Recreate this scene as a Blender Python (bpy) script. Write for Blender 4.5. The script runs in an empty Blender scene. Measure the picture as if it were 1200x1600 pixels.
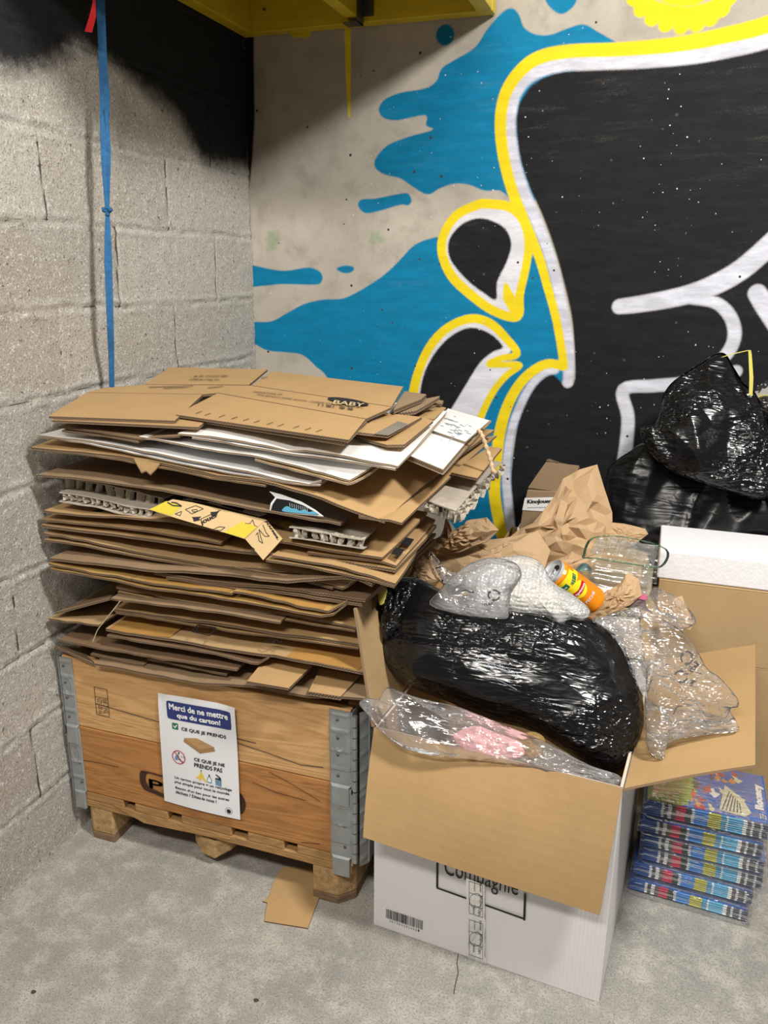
import bpy, math, random
import numpy as np
from mathutils import Matrix, Vector
# ------------------------------------------------------------------ camera
sc = bpy.context.scene
col = sc.collection
F_PX, YAW, PITCH, ROLL = 1247.75, -0.32987525, 0.29429826, -0.0085761
CAM = np.array([1.38487355, -2.61350739, 1.48619224])
def _basis():
    cy, sy, cp, sp = math.cos(YAW), math.sin(YAW), math.cos(PITCH), math.sin(PITCH)
    f = np.array([sy*cp, cy*cp, -sp]); r = np.array([cy, -sy, 0.0]); d = np.cross(f, r)
    cr, sr = math.cos(ROLL), math.sin(ROLL)
    return f, cr*r+sr*d, -sr*r+cr*d
FW, RT, DN = _basis()
cam = bpy.data.cameras.new('camera'); co = bpy.data.objects.new('camera', cam); col.objects.link(co)
cam.sensor_fit = 'VERTICAL'; cam.sensor_height = 24; cam.sensor_width = 18
cam.lens = F_PX*24/1600; cam.clip_start = 0.05; cam.clip_end = 50
co.matrix_world = Matrix([[RT[0], -DN[0], -FW[0], CAM[0]], [RT[1], -DN[1], -FW[1], CAM[1]], [RT[2], -DN[2], -FW[2], CAM[2]], [0, 0, 0, 1]])
sc.camera = co
# ------------------------------------------------------------------ light and exposure
w = bpy.data.worlds.new('world'); sc.world = w; w.use_nodes = True
w.node_tree.nodes['Background'].inputs[0].default_value = (1.0, 0.95, 0.88, 1)
w.node_tree.nodes['Background'].inputs[1].default_value = 0.12
def area(name, loc, target, sx, sy, power, color):
    l = bpy.data.lights.new(name, 'AREA'); l.shape = 'RECTANGLE'; l.size = sx; l.size_y = sy
    l.energy = power; l.color = color
    o = bpy.data.objects.new(name, l); col.objects.link(o); o.location = loc
    o.rotation_euler = (Vector(target)-Vector(loc)).to_track_quat('-Z', 'Y').to_euler()
    return o
area('ceiling_lamp_light', (2.35, -1.9, 3.0), (0.9, -0.7, 0.5), 0.30, 0.30, 92, (1, 0.97, 0.92))
area('aisle_lamp_light', (0.95, -3.5, 3.2), (0.5, -1.1, 0.5), 1.3, 0.2, 80, (1, 0.95, 0.88))
sc.view_settings.view_transform = 'Standard'; sc.view_settings.look = 'None'
sc.view_settings.gamma = 1; sc.view_settings.use_curve_mapping = False
sc.view_settings.exposure = 0.0
rnd = random.Random(4)
# ------------------------------------------------------------------ geometry helpers
def ray(u, v): return FW+RT*(u-600)/F_PX+DN*(v-800)/F_PX
def onp(px, P, N):
    d = ray(px[0], px[1]); N = np.array(N, float); t = ((np.array(P, float)-CAM)@N)/(d@N); return CAM+t*d
def ony(px, y): return onp(px, (0, y, 0), (0, 1, 0))
def onz(px, z): return onp(px, (0, 0, z), (0, 0, 1))
def onx(px, x): return onp(px, (x, 0, 0), (1, 0, 0))
def lin(c): return tuple((x/12.92 if x <= .04045 else ((x+.055)/1.055)**2.4) for x in c)
def rgb(r, g, b): return lin((r/255, g/255, b/255))
def catmull(P, n=5, closed=True):
    P = [np.array(p, float) for p in P]; out = []; m = len(P)
    for i in range(m if closed else m-1):
        if closed: a, b, c, d = P[(i-1) % m], P[i], P[(i+1) % m], P[(i+2) % m]
        else: a, b, c, d = P[max(i-1, 0)], P[i], P[i+1], P[min(i+2, m-1)]
        for k in range(n):
            t = k/n
            out.append(.5*((2*b)+(c-a)*t+(2*a-5*b+4*c-d)*t*t+(3*b-a-3*c+d)*t**3))
    if not closed: out.append(P[-1])
    return np.array(out)
def sd_poly(X, P):
    out = np.full(len(X), 1e9); ins = np.zeros(len(X), bool); n = len(P)
    for i in range(n):
        a = P[i]; b = P[(i+1) % n]; e = b-a; q = X-a
        h = np.clip((q@e)/max(e@e, 1e-12), 0, 1)
        dd = q-h[:, None]*e; out = np.minimum(out, (dd*dd).sum(1))
        c = ((a[1] > X[:, 1]) != (b[1] > X[:, 1]))
        if abs(e[1]) > 1e-12: ins ^= c & (X[:, 0] < e[0]*(X[:, 1]-a[1])/e[1]+a[0])
    return np.where(ins, -1, 1)*np.sqrt(out)
def sd_line(X, P, R):
    out = np.full(len(X), 1e9)
    for i in range(len(P)-1):
        a = P[i]; e = P[i+1]-a; q = X-a
        h = np.clip((q@e)/max(e@e, 1e-12), 0, 1)
        dd = q-h[:, None]*e; out = np.minimum(out, np.sqrt((dd*dd).sum(1))-(R[i]+(R[i+1]-R[i])*h))
    return out
def _hash(i, s):
    i = i.astype(np.int64); h = i[..., 0]*374761393+i[..., 1]*668265263+i[..., 2]*2147483647+s*974634777
    h = (h ^ (h >> 13))*1274126177; h = h ^ (h >> 16); return (h & 0xffffff)/float(0xffffff)
def vnoise(P, scale, seed=0):
    P = np.asarray(P)*scale; i = np.floor(P); f = P-i; f = f*f*f*(f*(f*6-15)+10); r = 0
    for dx in (0, 1):
        for dy in (0, 1):
            for dz in (0, 1):
                wgt = (f[:, 0] if dx else 1-f[:, 0])*(f[:, 1] if dy else 1-f[:, 1])*(f[:, 2] if dz else 1-f[:, 2])
                r = r+wgt*_hash(i+np.array([dx, dy, dz]), seed)
    return r*2-1
def worley(P, scale, seed=0):
    P = np.asarray(P)*scale; i = np.floor(P); f1 = np.full(len(P), 9.); f2 = f1.copy()
    for dx in (-1, 0, 1):
        for dy in (-1, 0, 1):
            for dz in (-1, 0, 1):
                c = i+np.array([dx, dy, dz])
                q = c+np.stack([_hash(c, seed+k) for k in (1, 2, 3)], -1)
                d = np.sqrt(((P-q)**2).sum(1)); f2 = np.minimum(f2, np.maximum(f1, d)); f1 = np.minimum(f1, d)
    return f1, f2
def ridge(P, scale, seed=0):
    P = np.asarray(P); W = P+.35/scale*np.stack([vnoise(P, scale*.6, seed+9+k) for k in range(3)], -1)
    return np.abs(vnoise(W, scale, seed))
def facet(P, scale, seed=0):
    f1, f2 = worley(P, scale, seed); return f2-f1
# ------------------------------------------------------------------ object helpers
def tag(o, label=None, cat=None, group=None, kind=None):
    if label: o['label'] = label
    if cat: o['category'] = cat
    if group: o['group'] = group
    if kind: o['kind'] = kind
    return o
def thing(name, label, cat, loc, group=None):
    o = bpy.data.objects.new(name, None); col.objects.link(o); o.location = tuple(map(float, loc)); o.empty_display_size = .05
    return tag(o, label, cat, group)
def wloc(o):
    p = Vector((0, 0, 0))
    while o: p = p+o.location; o = o.parent
    return np.array(p)
class MB:
    def __init__(s): s.v = []; s.f = []; s.m = []; s.uv = []; s.n = 0
    def add(s, V, Fc, m=0, uv=None):
        s.v.append(np.asarray(V, float).reshape(-1, 3)); b = s.n; s.n += len(s.v[-1])
        for k, f in enumerate(Fc):
            s.f.append([i+b for i in f]); s.m.append(m if isinstance(m, int) else m[k])
            s.uv.append(uv[k] if uv is not None else [(0, 0)]*len(f))
    def box(s, a, b, m=0, R=None, o=None):
        a = np.array(a, float); b = np.array(b, float)
        V = np.array([[x, y, z] for x in (a[0], b[0]) for y in (a[1], b[1]) for z in (a[2], b[2])])
        if R is not None: V = V@np.array(R).T
        if o is not None: V = V+np.array(o)
        s.add(V, [(0, 1, 3, 2), (4, 6, 7, 5), (0, 4, 5, 1), (2, 3, 7, 6), (0, 2, 6, 4), (1, 5, 7, 3)], m)
    def prism(s, P, off, m=0, ms=None):
        P = np.array(P, float); n = len(P); V = np.vstack([P, P+np.array(off)])
        s.add(V, [list(range(n)), list(range(2*n-1, n-1, -1))]+[[i, i+n, (i+1) % n+n, (i+1) % n] for i in range(n)],
              [m, m]+[m if ms is None else ms]*n,
              [[(0, 0)]*n]*2+[[(0, 0), (0, 1), (float(np.linalg.norm(P[(i+1) % n]-P[i])), 1), (float(np.linalg.norm(P[(i+1) % n]-P[i])), 0)] for i in range(n)])
    def tube(s, P, r, n=10, m=0, flat=None):
        P = np.array(P, float); k = len(P); r = np.broadcast_to(r, (k,)); V = []; up = np.array([0.13, .21, .97])
        for i in range(k):
            t = P[min(i+1, k-1)]-P[max(i-1, 0)]; t = t/np.linalg.norm(t)
            a = np.cross(t, up if abs(t@up) < .95 else np.array([1, 0, 0])); a /= np.linalg.norm(a); b = np.cross(t, a)
            for j in range(n):
                th = 2*math.pi*j/n; V.append(P[i]+r[i]*(a*math.cos(th)+b*math.sin(th)*(flat or 1)))
        Fc = [(i*n+j, i*n+(j+1) % n, (i+1)*n+(j+1) % n, (i+1)*n+j) for i in range(k-1) for j in range(n)]
        Fc += [list(range(n))[::-1], [(k-1)*n+j for j in range(n)]]
        s.add(V, Fc, m)
    def build(s, name, mats, parent=None, smooth=False, fix=False, bevel=0):
        V = np.vstack(s.v)
        if parent is not None: org = wloc(parent)
        else: org = np.array([(V[:, 0].min()+V[:, 0].max())/2, (V[:, 1].min()+V[:, 1].max())/2, V[:, 2].min()])
        me = bpy.data.meshes.new(name); me.from_pydata((V-org).tolist(), [], s.f); me.polygons.foreach_set('material_index', s.m)
        for mt in (mats if isinstance(mats, (list, tuple)) else [mats]): me.materials.append(mt)
        uvl = me.uv_layers.new(name='UVMap'); uvl.data.foreach_set('uv', [c for f in s.uv for p in f for c in p])
        if smooth: me.polygons.foreach_set('use_smooth', [True]*len(me.polygons))
        me.update()
        if fix:
            import bmesh
            bm = bmesh.new(); bm.from_mesh(me); bmesh.ops.recalc_face_normals(bm, faces=bm.faces); bm.to_mesh(me); bm.free()
        o = bpy.data.objects.new(name, me); col.objects.link(o)
        if parent is None: o.location = org
        else: o.parent = parent
        if bevel:
            md = o.modifiers.new('bevel', 'BEVEL'); md.width = bevel; md.segments = 2; md.limit_method = 'ANGLE'
        return o
_tc = {}
def text2d(st):
    if st not in _tc:
        c = bpy.data.curves.new('t', 'FONT'); c.body = st; c.align_x = 'LEFT'; c.resolution_u = 3
        o = bpy.data.objects.new('t', c); col.objects.link(o)
        me = o.to_mesh(depsgraph=bpy.context.evaluated_depsgraph_get())
        V = np.array([v.co[:2] for v in me.vertices]) if len(me.vertices) else np.zeros((0, 2)); Fc = [list(p.vertices) for p in me.polygons]
        o.to_mesh_clear(); bpy.data.objects.remove(o); bpy.data.curves.remove(c); _tc[st] = (V, Fc)
    return _tc[st]
def puttext(mb, st, fn, x0, y0, wd, ht, m, bold=0):
    """fn maps (x right, y up) to world; the text fills wd x ht from its lower left corner"""
    V, Fc = text2d(st)
    if not len(V): return
    mn, mx = V.min(0), V.max(0); Q = (V-mn)/(mx-mn)*np.array([wd, ht])+np.array([x0, y0])
    for k, (dx, dy) in enumerate([(0, 0)] if not bold else [(-bold, 0), (bold, 0), (0, bold), (0, -bold)]):
        mb.add([fn(a+dx, b+dy, k) for a, b in Q], Fc, m)
def frame(O, X, Y, eps=.0006):
    """affine frame: O origin, X and Y end points of unit axes (lengths 1)"""
    O, X, Y = map(lambda a: np.array(a, float), (O, X, Y)); n = np.cross(X-O, Y-O); n /= np.linalg.norm(n)
    return lambda a, b, k=0: O+(X-O)*a+(Y-O)*b+n*(eps+.00004*k)
# ------------------------------------------------------------------ materials
def newmat(name):
    m = bpy.data.materials.new(name); m.use_nodes = True; nt = m.node_tree; return m, nt, nt.nodes['Principled BSDF']
def N(nt, typ, **kw):
    n = nt.nodes.new(typ)
    for k, v in kw.items():
        if k == 'inp':
            for a, b in v.items(): n.inputs[a].default_value = b
        else: setattr(n, k, v)
    return n
def c4(c): return (c[0], c[1], c[2], 1)
def mat(name, c, rough=.7, metal=0, var=.12, vs=6, bump=0, bs=200, spec=.4, stretch=(1, 1, 1), coat=0):
    m, nt, b = newmat(name); L = nt.links.new
    tc = N(nt, 'ShaderNodeTexCoord'); mp = N(nt, 'ShaderNodeMapping', inp={'Scale': stretch}); L(tc.outputs['Object'], mp.inputs[0])
    n = N(nt, 'ShaderNodeTexNoise', inp={'Scale': vs, 'Detail': 6, 'Roughness': .6}); L(mp.outputs[0], n.inputs[0])
    r = N(nt, 'ShaderNodeValToRGB'); r.color_ramp.elements[0].position = .3; r.color_ramp.elements[1].position = .7
    r.color_ramp.elements[0].color = c4([x*(1-var) for x in c]); r.color_ramp.elements[1].color = c4([min(1, x*(1+var)) for x in c])
    L(n.outputs[0], r.inputs[0]); L(r.outputs[0], b.inputs['Base Color'])
    b.inputs['Roughness'].default_value = rough; b.inputs['Metallic'].default_value = metal; b.inputs['Specular IOR Level'].default_value = spec
    b.inputs['Coat Weight'].default_value = coat
    if bump:
        n2 = N(nt, 'ShaderNodeTexNoise', inp={'Scale': bs, 'Detail': 3}); L(mp.outputs[0], n2.inputs[0])
        bp = N(nt, 'ShaderNodeBump', inp={'Strength': bump, 'Distance': .002}); L(n2.outputs[0], bp.inputs['Height']); L(bp.outputs[0], b.inputs['Normal'])
    return m
def math_(nt, op, a, b=None, clamp=False):
    n = N(nt, 'ShaderNodeMath', operation=op, use_clamp=clamp)
    for i, x in enumerate((a, b)):
        if x is None: continue
        if isinstance(x, (int, float)): n.inputs[i].default_value = x
        else: nt.links.new(x, n.inputs[i])
    return n.outputs[0]
def mixc(nt, f, a, b):
    n = N(nt, 'ShaderNodeMix', data_type='RGBA')
    for i, x in ((0, f), (6, a), (7, b)):
        if isinstance(x, (int, float)): n.inputs[i].default_value = x
        elif isinstance(x, tuple): n.inputs[i].default_value = c4(x)
        else: nt.links.new(x, n.inputs[i])
    return n.outputs[2]
def kraft(name, c, flutes=True):
    m, nt, b = newmat(name); L = nt.links.new
    tc = N(nt, 'ShaderNodeTexCoord')
    n = N(nt, 'ShaderNodeTexNoise', inp={'Scale': 9, 'Detail': 8, 'Roughness': .65}); L(tc.outputs['Object'], n.inputs[0])
    n2 = N(nt, 'ShaderNodeTexNoise', inp={'Scale': 420, 'Detail': 2}); L(tc.outputs['Object'], n2.inputs[0])
    c1 = mixc(nt, n.outputs[0], tuple(x*.84 for x in c), tuple(min(1, x*1.16) for x in c))
    c2 = mixc(nt, math_(nt, 'MULTIPLY', n2.outputs[0], .35), c1, tuple(x*.62 for x in c)); L(c2, b.inputs['Base Color'])
    wv = N(nt, 'ShaderNodeTexWave', bands_direction='X', inp={'Scale': 42, 'Distortion': .6, 'Detail': 1}); L(tc.outputs['Object'], wv.inputs[0])
    h = math_(nt, 'ADD', math_(nt, 'MULTIPLY', wv.outputs['Fac'], .07), math_(nt, 'MULTIPLY', n.outputs[0], 2.0))
    bp = N(nt, 'ShaderNodeBump', inp={'Strength': .25, 'Distance': .003}); L(h, bp.inputs['Height']); L(bp.outputs[0], b.inputs['Normal'])
    b.inputs['Roughness'].default_value = .72; b.inputs['Specular IOR Level'].default_value = .3
    return m
def fluted(name, liner, core, dark):
    """cut edge of corrugated board: two liners with a wave of paper between, from the UVs in metres"""
    m, nt, b = newmat(name); L = nt.links.new
    uv = N(nt, 'ShaderNodeUVMap'); sp = N(nt, 'ShaderNodeSeparateXYZ'); L(uv.outputs[0], sp.inputs[0])
    s = math_(nt, 'SINE', math_(nt, 'MULTIPLY', sp.outputs[0], 2*math.pi/.0075))
    y = math_(nt, 'SUBTRACT', sp.outputs[1], .5)
    d = math_(nt, 'ABSOLUTE', math_(nt, 'SUBTRACT', y, math_(nt, 'MULTIPLY', s, .3)))
    fl = math_(nt, 'LESS_THAN', d, .15); li = math_(nt, 'GREATER_THAN', math_(nt, 'ABSOLUTE', y), .34)
    cc = mixc(nt, fl, dark, core); cc = mixc(nt, li, cc, liner); L(cc, b.inputs['Base Color']); b.inputs['Roughness'].default_value = .9
    return m
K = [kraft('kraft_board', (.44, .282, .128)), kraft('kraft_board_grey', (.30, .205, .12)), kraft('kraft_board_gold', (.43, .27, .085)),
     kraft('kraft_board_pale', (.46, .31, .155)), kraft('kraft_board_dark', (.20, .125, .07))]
EDGE = fluted('corrugated_edge', (.30, .20, .115), (.24, .155, .09), (.03, .02, .012))  # darker than the board: shade on the cut edges put into the colour
EDGEW = fluted('corrugated_edge_white_liner', (.62, .52, .40), (.38, .27, .16), (.09, .06, .035))
M_WHITE = mat('white_board', (.80, .79, .77), .45, var=.05, vs=14)
M_WHITEG = mat('glossy_white_board', (.82, .82, .82), .25, var=.06, vs=20, spec=.6)
M_INK = mat('black_print', (.012, .012, .014), .55, var=.2)
M_INKB = mat('faded_black_print', (.06, .045, .035), .7, var=.3, vs=60)
M_GREYB = mat('grey_recycled_board', (.43, .38, .31), .9, var=.12, vs=40, bump=.3, bs=300)
M_TAPE = mat('brown_tape', (.42, .235, .07), .22, var=.1, spec=.6)
# ------------------------------------------------------------------ setting: painted concrete back wall
def W(px): p = ony(px, 0); return np.array([p[0], p[2]])
def WP(pts, n=5, closed=True): return catmull([W(p) for p in pts], n, closed)
def grid(nu, nv): return [(j*nu+i, j*nu+i+1, (j+1)*nu+i+1, (j+1)*nu+i) for j in range(nv-1) for i in range(nu-1)]
def sheet_mesh(name, V, nu, nv, m, attrs, origin=(0, 0, 0)):
    me = bpy.data.meshes.new(name); me.from_pydata((V-np.array(origin)).tolist(), [], grid(nu, nv)); me.materials.append(m)
    for k, a in attrs.items():
        at = me.attributes.new(k, 'FLOAT', 'POINT'); at.data.foreach_set('value', a.astype(np.float32))
    me.polygons.foreach_set('use_smooth', [True]*len(me.polygons)); me.update()
    o = bpy.data.objects.new(name, me); col.objects.link(o); o.location = origin; return o
nu, nv = 530, 450
gx, gz = np.meshgrid(np.linspace(-.02, 2.7, nu), np.linspace(-.02, 2.6, nv)); X = np.stack([gx.ravel(), gz.ravel()], 1)
def S(pts, wd, n=5):   # spray stroke: width in photo pixels -> metres on the wall
    P = WP(pts, n, False); wd = np.interp(np.linspace(0, 1, len(P)), np.linspace(0, 1, len(np.atleast_1d(wd))), np.atleast_1d(wd)); return sd_line(X, P, wd*.00235/2)
def Pg(pts, n=5): return sd_poly(X, WP(pts, n))
blue = [Pg([(800, 13), (785, 19), (761, 46), (742, 74), (711, 93), (690, 107), (682, 126), (664, 138), (626, 145), (602, 155), (592, 170), (599, 184), (622, 188), (664, 180), (666, 196), (676, 203), (641, 213), (606, 227), (587, 248), (587, 263), (602, 273), (626, 279), (645, 292), (668, 304), (688, 294), (711, 287), (734, 289), (757, 298), (781, 298), (800, 310), (835, 315), (870, 200), (900, 110), (968, 72), (966, 68), (935, 50), (912, 38), (885, 45), (861, 54), (838, 54), (819, 43), (811, 23)], 4),
        Pg([(850, -40), (850, -10), (854, 4), (863, 15), (877, 22), (892, 14), (902, -2), (908, -40)]),
        sd_line(X, np.array([W((695, 54)), W((696, 55))]), [.0275, .0275]),
        Pg([(560, 322), (564, 312), (587, 310), (618, 304), (637, 302), (643, 314), (637, 321), (626, 320), (595, 329), (571, 333)]),
        Pg([(380, 413), (393, 414), (420, 420), (447, 423), (482, 418), (499, 424), (504, 433), (500, 443), (486, 445), (440, 444), (409, 447), (380, 446)]),
        Pg([(525, 420), (538, 415), (552, 417), (551, 424), (538, 427)]),
        Pg([(380, 505), (399, 503), (424, 502), (447, 490), (475, 475), (506, 468), (537, 466), (571, 449), (602, 428), (626, 405), (645, 385), (668, 374), (700, 372), (760, 400), (835, 330), (850, 380), (870, 450), (882, 540), (885, 590), (830, 640), (800, 700), (800, 860), (740, 860), (620, 700), (540, 640), (510, 588), (494, 573), (478, 558), (463, 552), (420, 548), (399, 538), (380, 530)], 4)]
blue = np.minimum.reduce(blue)
white = np.minimum.reduce([
    Pg([(752, 322), (715, 338), (697, 366), (694, 395), (708, 430), (735, 458), (770, 482), (808, 492), (812, 460), (820, 420), (825, 380), (817, 348), (795, 325)]),
    Pg([(640, 680), (645, 620), (655, 575), (672, 538), (700, 510), (740, 497), (772, 510), (800, 545), (782, 562), (815, 568), (790, 590), (765, 622), (740, 680)], 3)])
blackp = np.minimum.reduce([
    Pg([(1260, 55), (1200, 70), (1167, 76), (1129, 87), (1074, 97), (997, 104), (935, 107), (877, 112), (838, 128), (819, 149), (808, 174), (807, 205), (813, 248), (827, 291), (846, 333), (861, 372), (873, 411), (885, 457), (894, 500), (897, 542), (898, 593), (886, 606), (872, 592), (858, 582), (843, 592), (825, 616), (812, 650), (803, 700), (798, 760), (803, 830), (840, 1300), (1500, 1300), (1500, 40)], 3),
    Pg([(746, 341), (722, 350), (704, 370), (700, 390), (707, 411), (730, 438), (757, 459), (775, 468), (777, 440), (791, 411), (799, 382), (790, 358), (769, 345)]),
    Pg([(652, 660), (656, 615), (664, 580), (682, 548), (706, 524), (735, 512), (765, 521), (786, 542), (770, 550), (750, 567), (732, 595), (702, 645), (690, 670)], 4)])
strokes = np.minimum.reduce([
    S([(1260, 32), (1200, 58), (1129, 76), (1074, 86), (997, 93), (935, 96), (875, 100), (832, 115), (806, 143), (797, 178), (797, 212), (804, 255), (818, 298), (836, 340), (852, 380), (864, 418), (875, 465), (884, 510), (889, 550), (887, 598)], [24, 20, 18, 17, 16, 15, 14, 14, 13]),
    S([(868, 578), (850, 583), (830, 602), (811, 638), (797, 682), (791, 740), (795, 800), (800, 860)], [10, 11, 12, 14]),
    S([(968, 479), (1000, 475), (1060, 464), (1110, 448), (1160, 420), (1215, 372)], [18, 21, 24, 24]),
    S([(1080, 467), (1118, 473), (1140, 493), (1148, 520), (1141, 545), (1122, 568)], [12, 14, 15, 14]),
    S([(974, 725), (979, 690), (981, 650), (974, 609), (1020, 603), (1070, 598), (1150, 580)], [17, 16, 15, 16, 14]),
    S([(1183, 458), (1196, 478), (1225, 520)], [20, 24])])
sun = []
for a in np.linspace(-1.25, 1.25, 9):
    c = (1065+78*math.sin(a), -24+64*math.cos(a)); sun.append(S([(c[0]-5*math.sin(a), c[1]-7*math.cos(a)), c], [17, 18], 1))
sun.append(S([(975, -25), (1000, 2), (1030, 17), (1065, 23), (1100, 18), (1130, 3), (1155, -25)], 17))
sun.append(Pg([(1010, -30), (1035, 2), (1065, 9), (1095, 4), (1125, -30)]))
yellow = np.minimum.reduce([
    S([(1260, 8), (1200, 38), (1129, 56), (1060, 69), (970, 77), (890, 80), (842, 90), (812, 112), (790, 146), (782, 190), (786, 240), (798, 290), (815, 335), (832, 375), (845, 410), (856, 450), (867, 490), (875, 530), (881, 570)], [20, 17, 15, 16, 15, 14, 12, 11, 11]),
    S([(881, 573), (858, 568), (835, 578), (812, 600), (793, 634), (781, 675), (775, 725), (773, 775), (785, 840)], [11, 13, 14, 16, 17, 17]),
    S([(752, 318), (715, 335), (694, 365), (691, 395), (705, 430), (735, 460), (770, 485), (808, 495), (812, 460), (821, 420), (826, 380), (818, 345), (795, 323), (752, 318)], [12, 13, 11, 12]),
    S([(790, 444), (795, 465), (806, 490)], [4, 16, 10]),
    S([(641, 680), (645, 620), (655, 578), (673, 540), (700, 512), (735, 498), (765, 505), (790, 528), (808, 553), (782, 560), (764, 569), (788, 570), (812, 571), (790, 588), (767, 618), (745, 665)], [15, 13, 12, 12, 9, 8, 9, 10]),
    S([(543, 30), (544, 100), (546, 182)], [9, 8, 3]),
    S([(460, 50), (480, 52)], [12, 10])]+sun)
blacks = np.minimum(np.maximum(blackp, -strokes), S([(385, 20), (386, 90), (389, 180), (390, 250), (390, 300)], [26, 24, 22, 12, 0])+.004)
wall = newmat('painted_concrete'); m, nt, b = wall; L = nt.links.new
tc = N(nt, 'ShaderNodeTexCoord')
def noise(nt, sc_, det=5, rough=.6, st=None, src=None):
    o = (src or tc).outputs['Object']
    if st: mp = N(nt, 'ShaderNodeMapping', inp={'Scale': st}); nt.links.new(o, mp.inputs[0]); o = mp.outputs[0]
    n = N(nt, 'ShaderNodeTexNoise', inp={'Scale': sc_, 'Detail': det, 'Roughness': rough}); nt.links.new(o, n.inputs[0]); return n.outputs[0]
def ramp(nt, x, a, b_):
    n = N(nt, 'ShaderNodeMapRange', interpolation_type='SMOOTHSTEP', inp={1: a, 2: b_}); nt.links.new(x, n.inputs[0]); return n.outputs[0]
n_s, n_m, n_f = noise(nt, 2.2), noise(nt, 12, 8), noise(nt, 380, 2)
base = mixc(nt, ramp(nt, n_s, .3, .7), (.38, .345, .295), (.50, .46, .395))
base = mixc(nt, ramp(nt, n_m, .45, .75), base, (.33, .30, .25))
base = mixc(nt, math_(nt, 'MULTIPLY', ramp(nt, n_f, .5, .8), .35), base, (.22, .19, .16))
green = N(nt, 'ShaderNodeTexNoise', inp={'Scale': 5.5, 'Detail': 4}); L(tc.outputs['Object'], green.inputs[0])
base = mixc(nt, math_(nt, 'MULTIPLY', ramp(nt, green.outputs[0], .66, .73), .5), base, (.16, .30, .12))
def layer(base, attr, soft, c, streak=.25, thin=.1):
    at = N(nt, 'ShaderNodeAttribute', attribute_name=attr)
    d = math_(nt, 'ADD', at.outputs['Fac'], math_(nt, 'MULTIPLY', math_(nt, 'SUBTRACT', n_f, .5), soft*1.6))
    f = math_(nt, 'SUBTRACT', 1.0, ramp(nt, d, -soft, soft))
    st = noise(nt, 7, 6, .7, (1.0, 1, 4.5)); v = mixc(nt, ramp(nt, st, .35, .75), tuple(x*(1-streak) for x in c), tuple(min(1, x*(1+streak)) for x in c))
    f = math_(nt, 'MULTIPLY', f, math_(nt, 'SUBTRACT', 1.0, math_(nt, 'MULTIPLY', ramp(nt, n_m, .62, .8), thin)))
    return mixc(nt, f, base, v), f
base, fb = layer(base, 'blue', .0035, (.0, .185, .36), .14, .35)
base, _ = layer(base, 'white', .004, (.66, .66, .71), .14, .1)
base, fk = layer(base, 'black', .0045, (.0085, .009, .0105), .35, .03)
base, _ = layer(base, 'stroke', .006, (.60, .61, .69), .22, .12)
base, _ = layer(base, 'yellow', .0035, (.78, .60, .010), .10, .15)
scf = math_(nt, 'MULTIPLY', math_(nt, 'MULTIPLY', ramp(nt, noise(nt, 5.5, 6, .75, (1, 1, 6)), .50, .74), ramp(nt, n_f, .35, .7)), .13)
base = mixc(nt, math_(nt, 'MULTIPLY', scf, ramp(nt, noise(nt, 1.3, 2), .38, .6)), base, (.45, .42, .38))
vo = N(nt, 'ShaderNodeTexVoronoi', inp={'Scale': 80}); L(tc.outputs['Object'], vo.inputs[0])
clus = ramp(nt, noise(nt, 3.1, 2), .44, .60)
chip = math_(nt, 'MULTIPLY', math_(nt, 'LESS_THAN', math_(nt, 'ADD', vo.outputs['Distance'], math_(nt, 'MULTIPLY', noise(nt, 150, 1), .12)), math_(nt, 'MULTIPLY', math_(nt, 'POWER', N(nt, 'ShaderNodeSeparateColor').outputs[0], 1), 1.0)), 1.0)
sep = [n for n in nt.nodes if n.bl_idname == 'ShaderNodeSeparateColor'][0]; L(vo.outputs['Color'], sep.inputs[0])
pw = [n for n in nt.nodes if n.bl_idname == 'ShaderNodeMath' and n.operation == 'POWER'][0]; pw.inputs[1].default_value = 5
pw.outputs[0].links[0].to_node.inputs[1].default_value = .26
chip = math_(nt, 'MULTIPLY', chip, clus)
base = mixc(nt, chip, base, (.62, .60, .56))
vo2 = N(nt, 'ShaderNodeTexVoronoi', inp={'Scale': 24}); L(tc.outputs['Object'], vo2.inputs[0])
sp2 = N(nt, 'ShaderNodeSeparateColor'); L(vo2.outputs['Color'], sp2.inputs[0])
hole = math_(nt, 'LESS_THAN', vo2.outputs['Distance'], math_(nt, 'MULTIPLY', math_(nt, 'POWER', sp2.outputs[1], 8), .11))
base = mixc(nt, hole, base, (.05, .045, .04))
L(base, b.inputs['Base Color']); b.inputs['Roughness'].default_value = .7; b.inputs['Specular IOR Level'].default_value = .2
hh = math_(nt, 'ADD', math_(nt, 'MULTIPLY', n_f, .4), math_(nt, 'ADD', n_m, math_(nt, 'MULTIPLY', hole, -3.0)))
bp = N(nt, 'ShaderNodeBump', inp={'Strength': .35, 'Distance': .004}); L(hh, bp.inputs['Height']); L(bp.outputs[0], b.inputs['Normal'])
V = np.stack([X[:, 0], np.zeros(len(X)), X[:, 1]], 1); V[:, 1] = -.002*(vnoise(V, 6, 3))
o = sheet_mesh('wall_back', V, nu, nv, m, {'blue': blue, 'white': white, 'black': blacks, 'stroke': strokes, 'yellow': yellow}); tag(o, kind='structure', label='concrete back wall with a black, blue, yellow and white graffiti')
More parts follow.
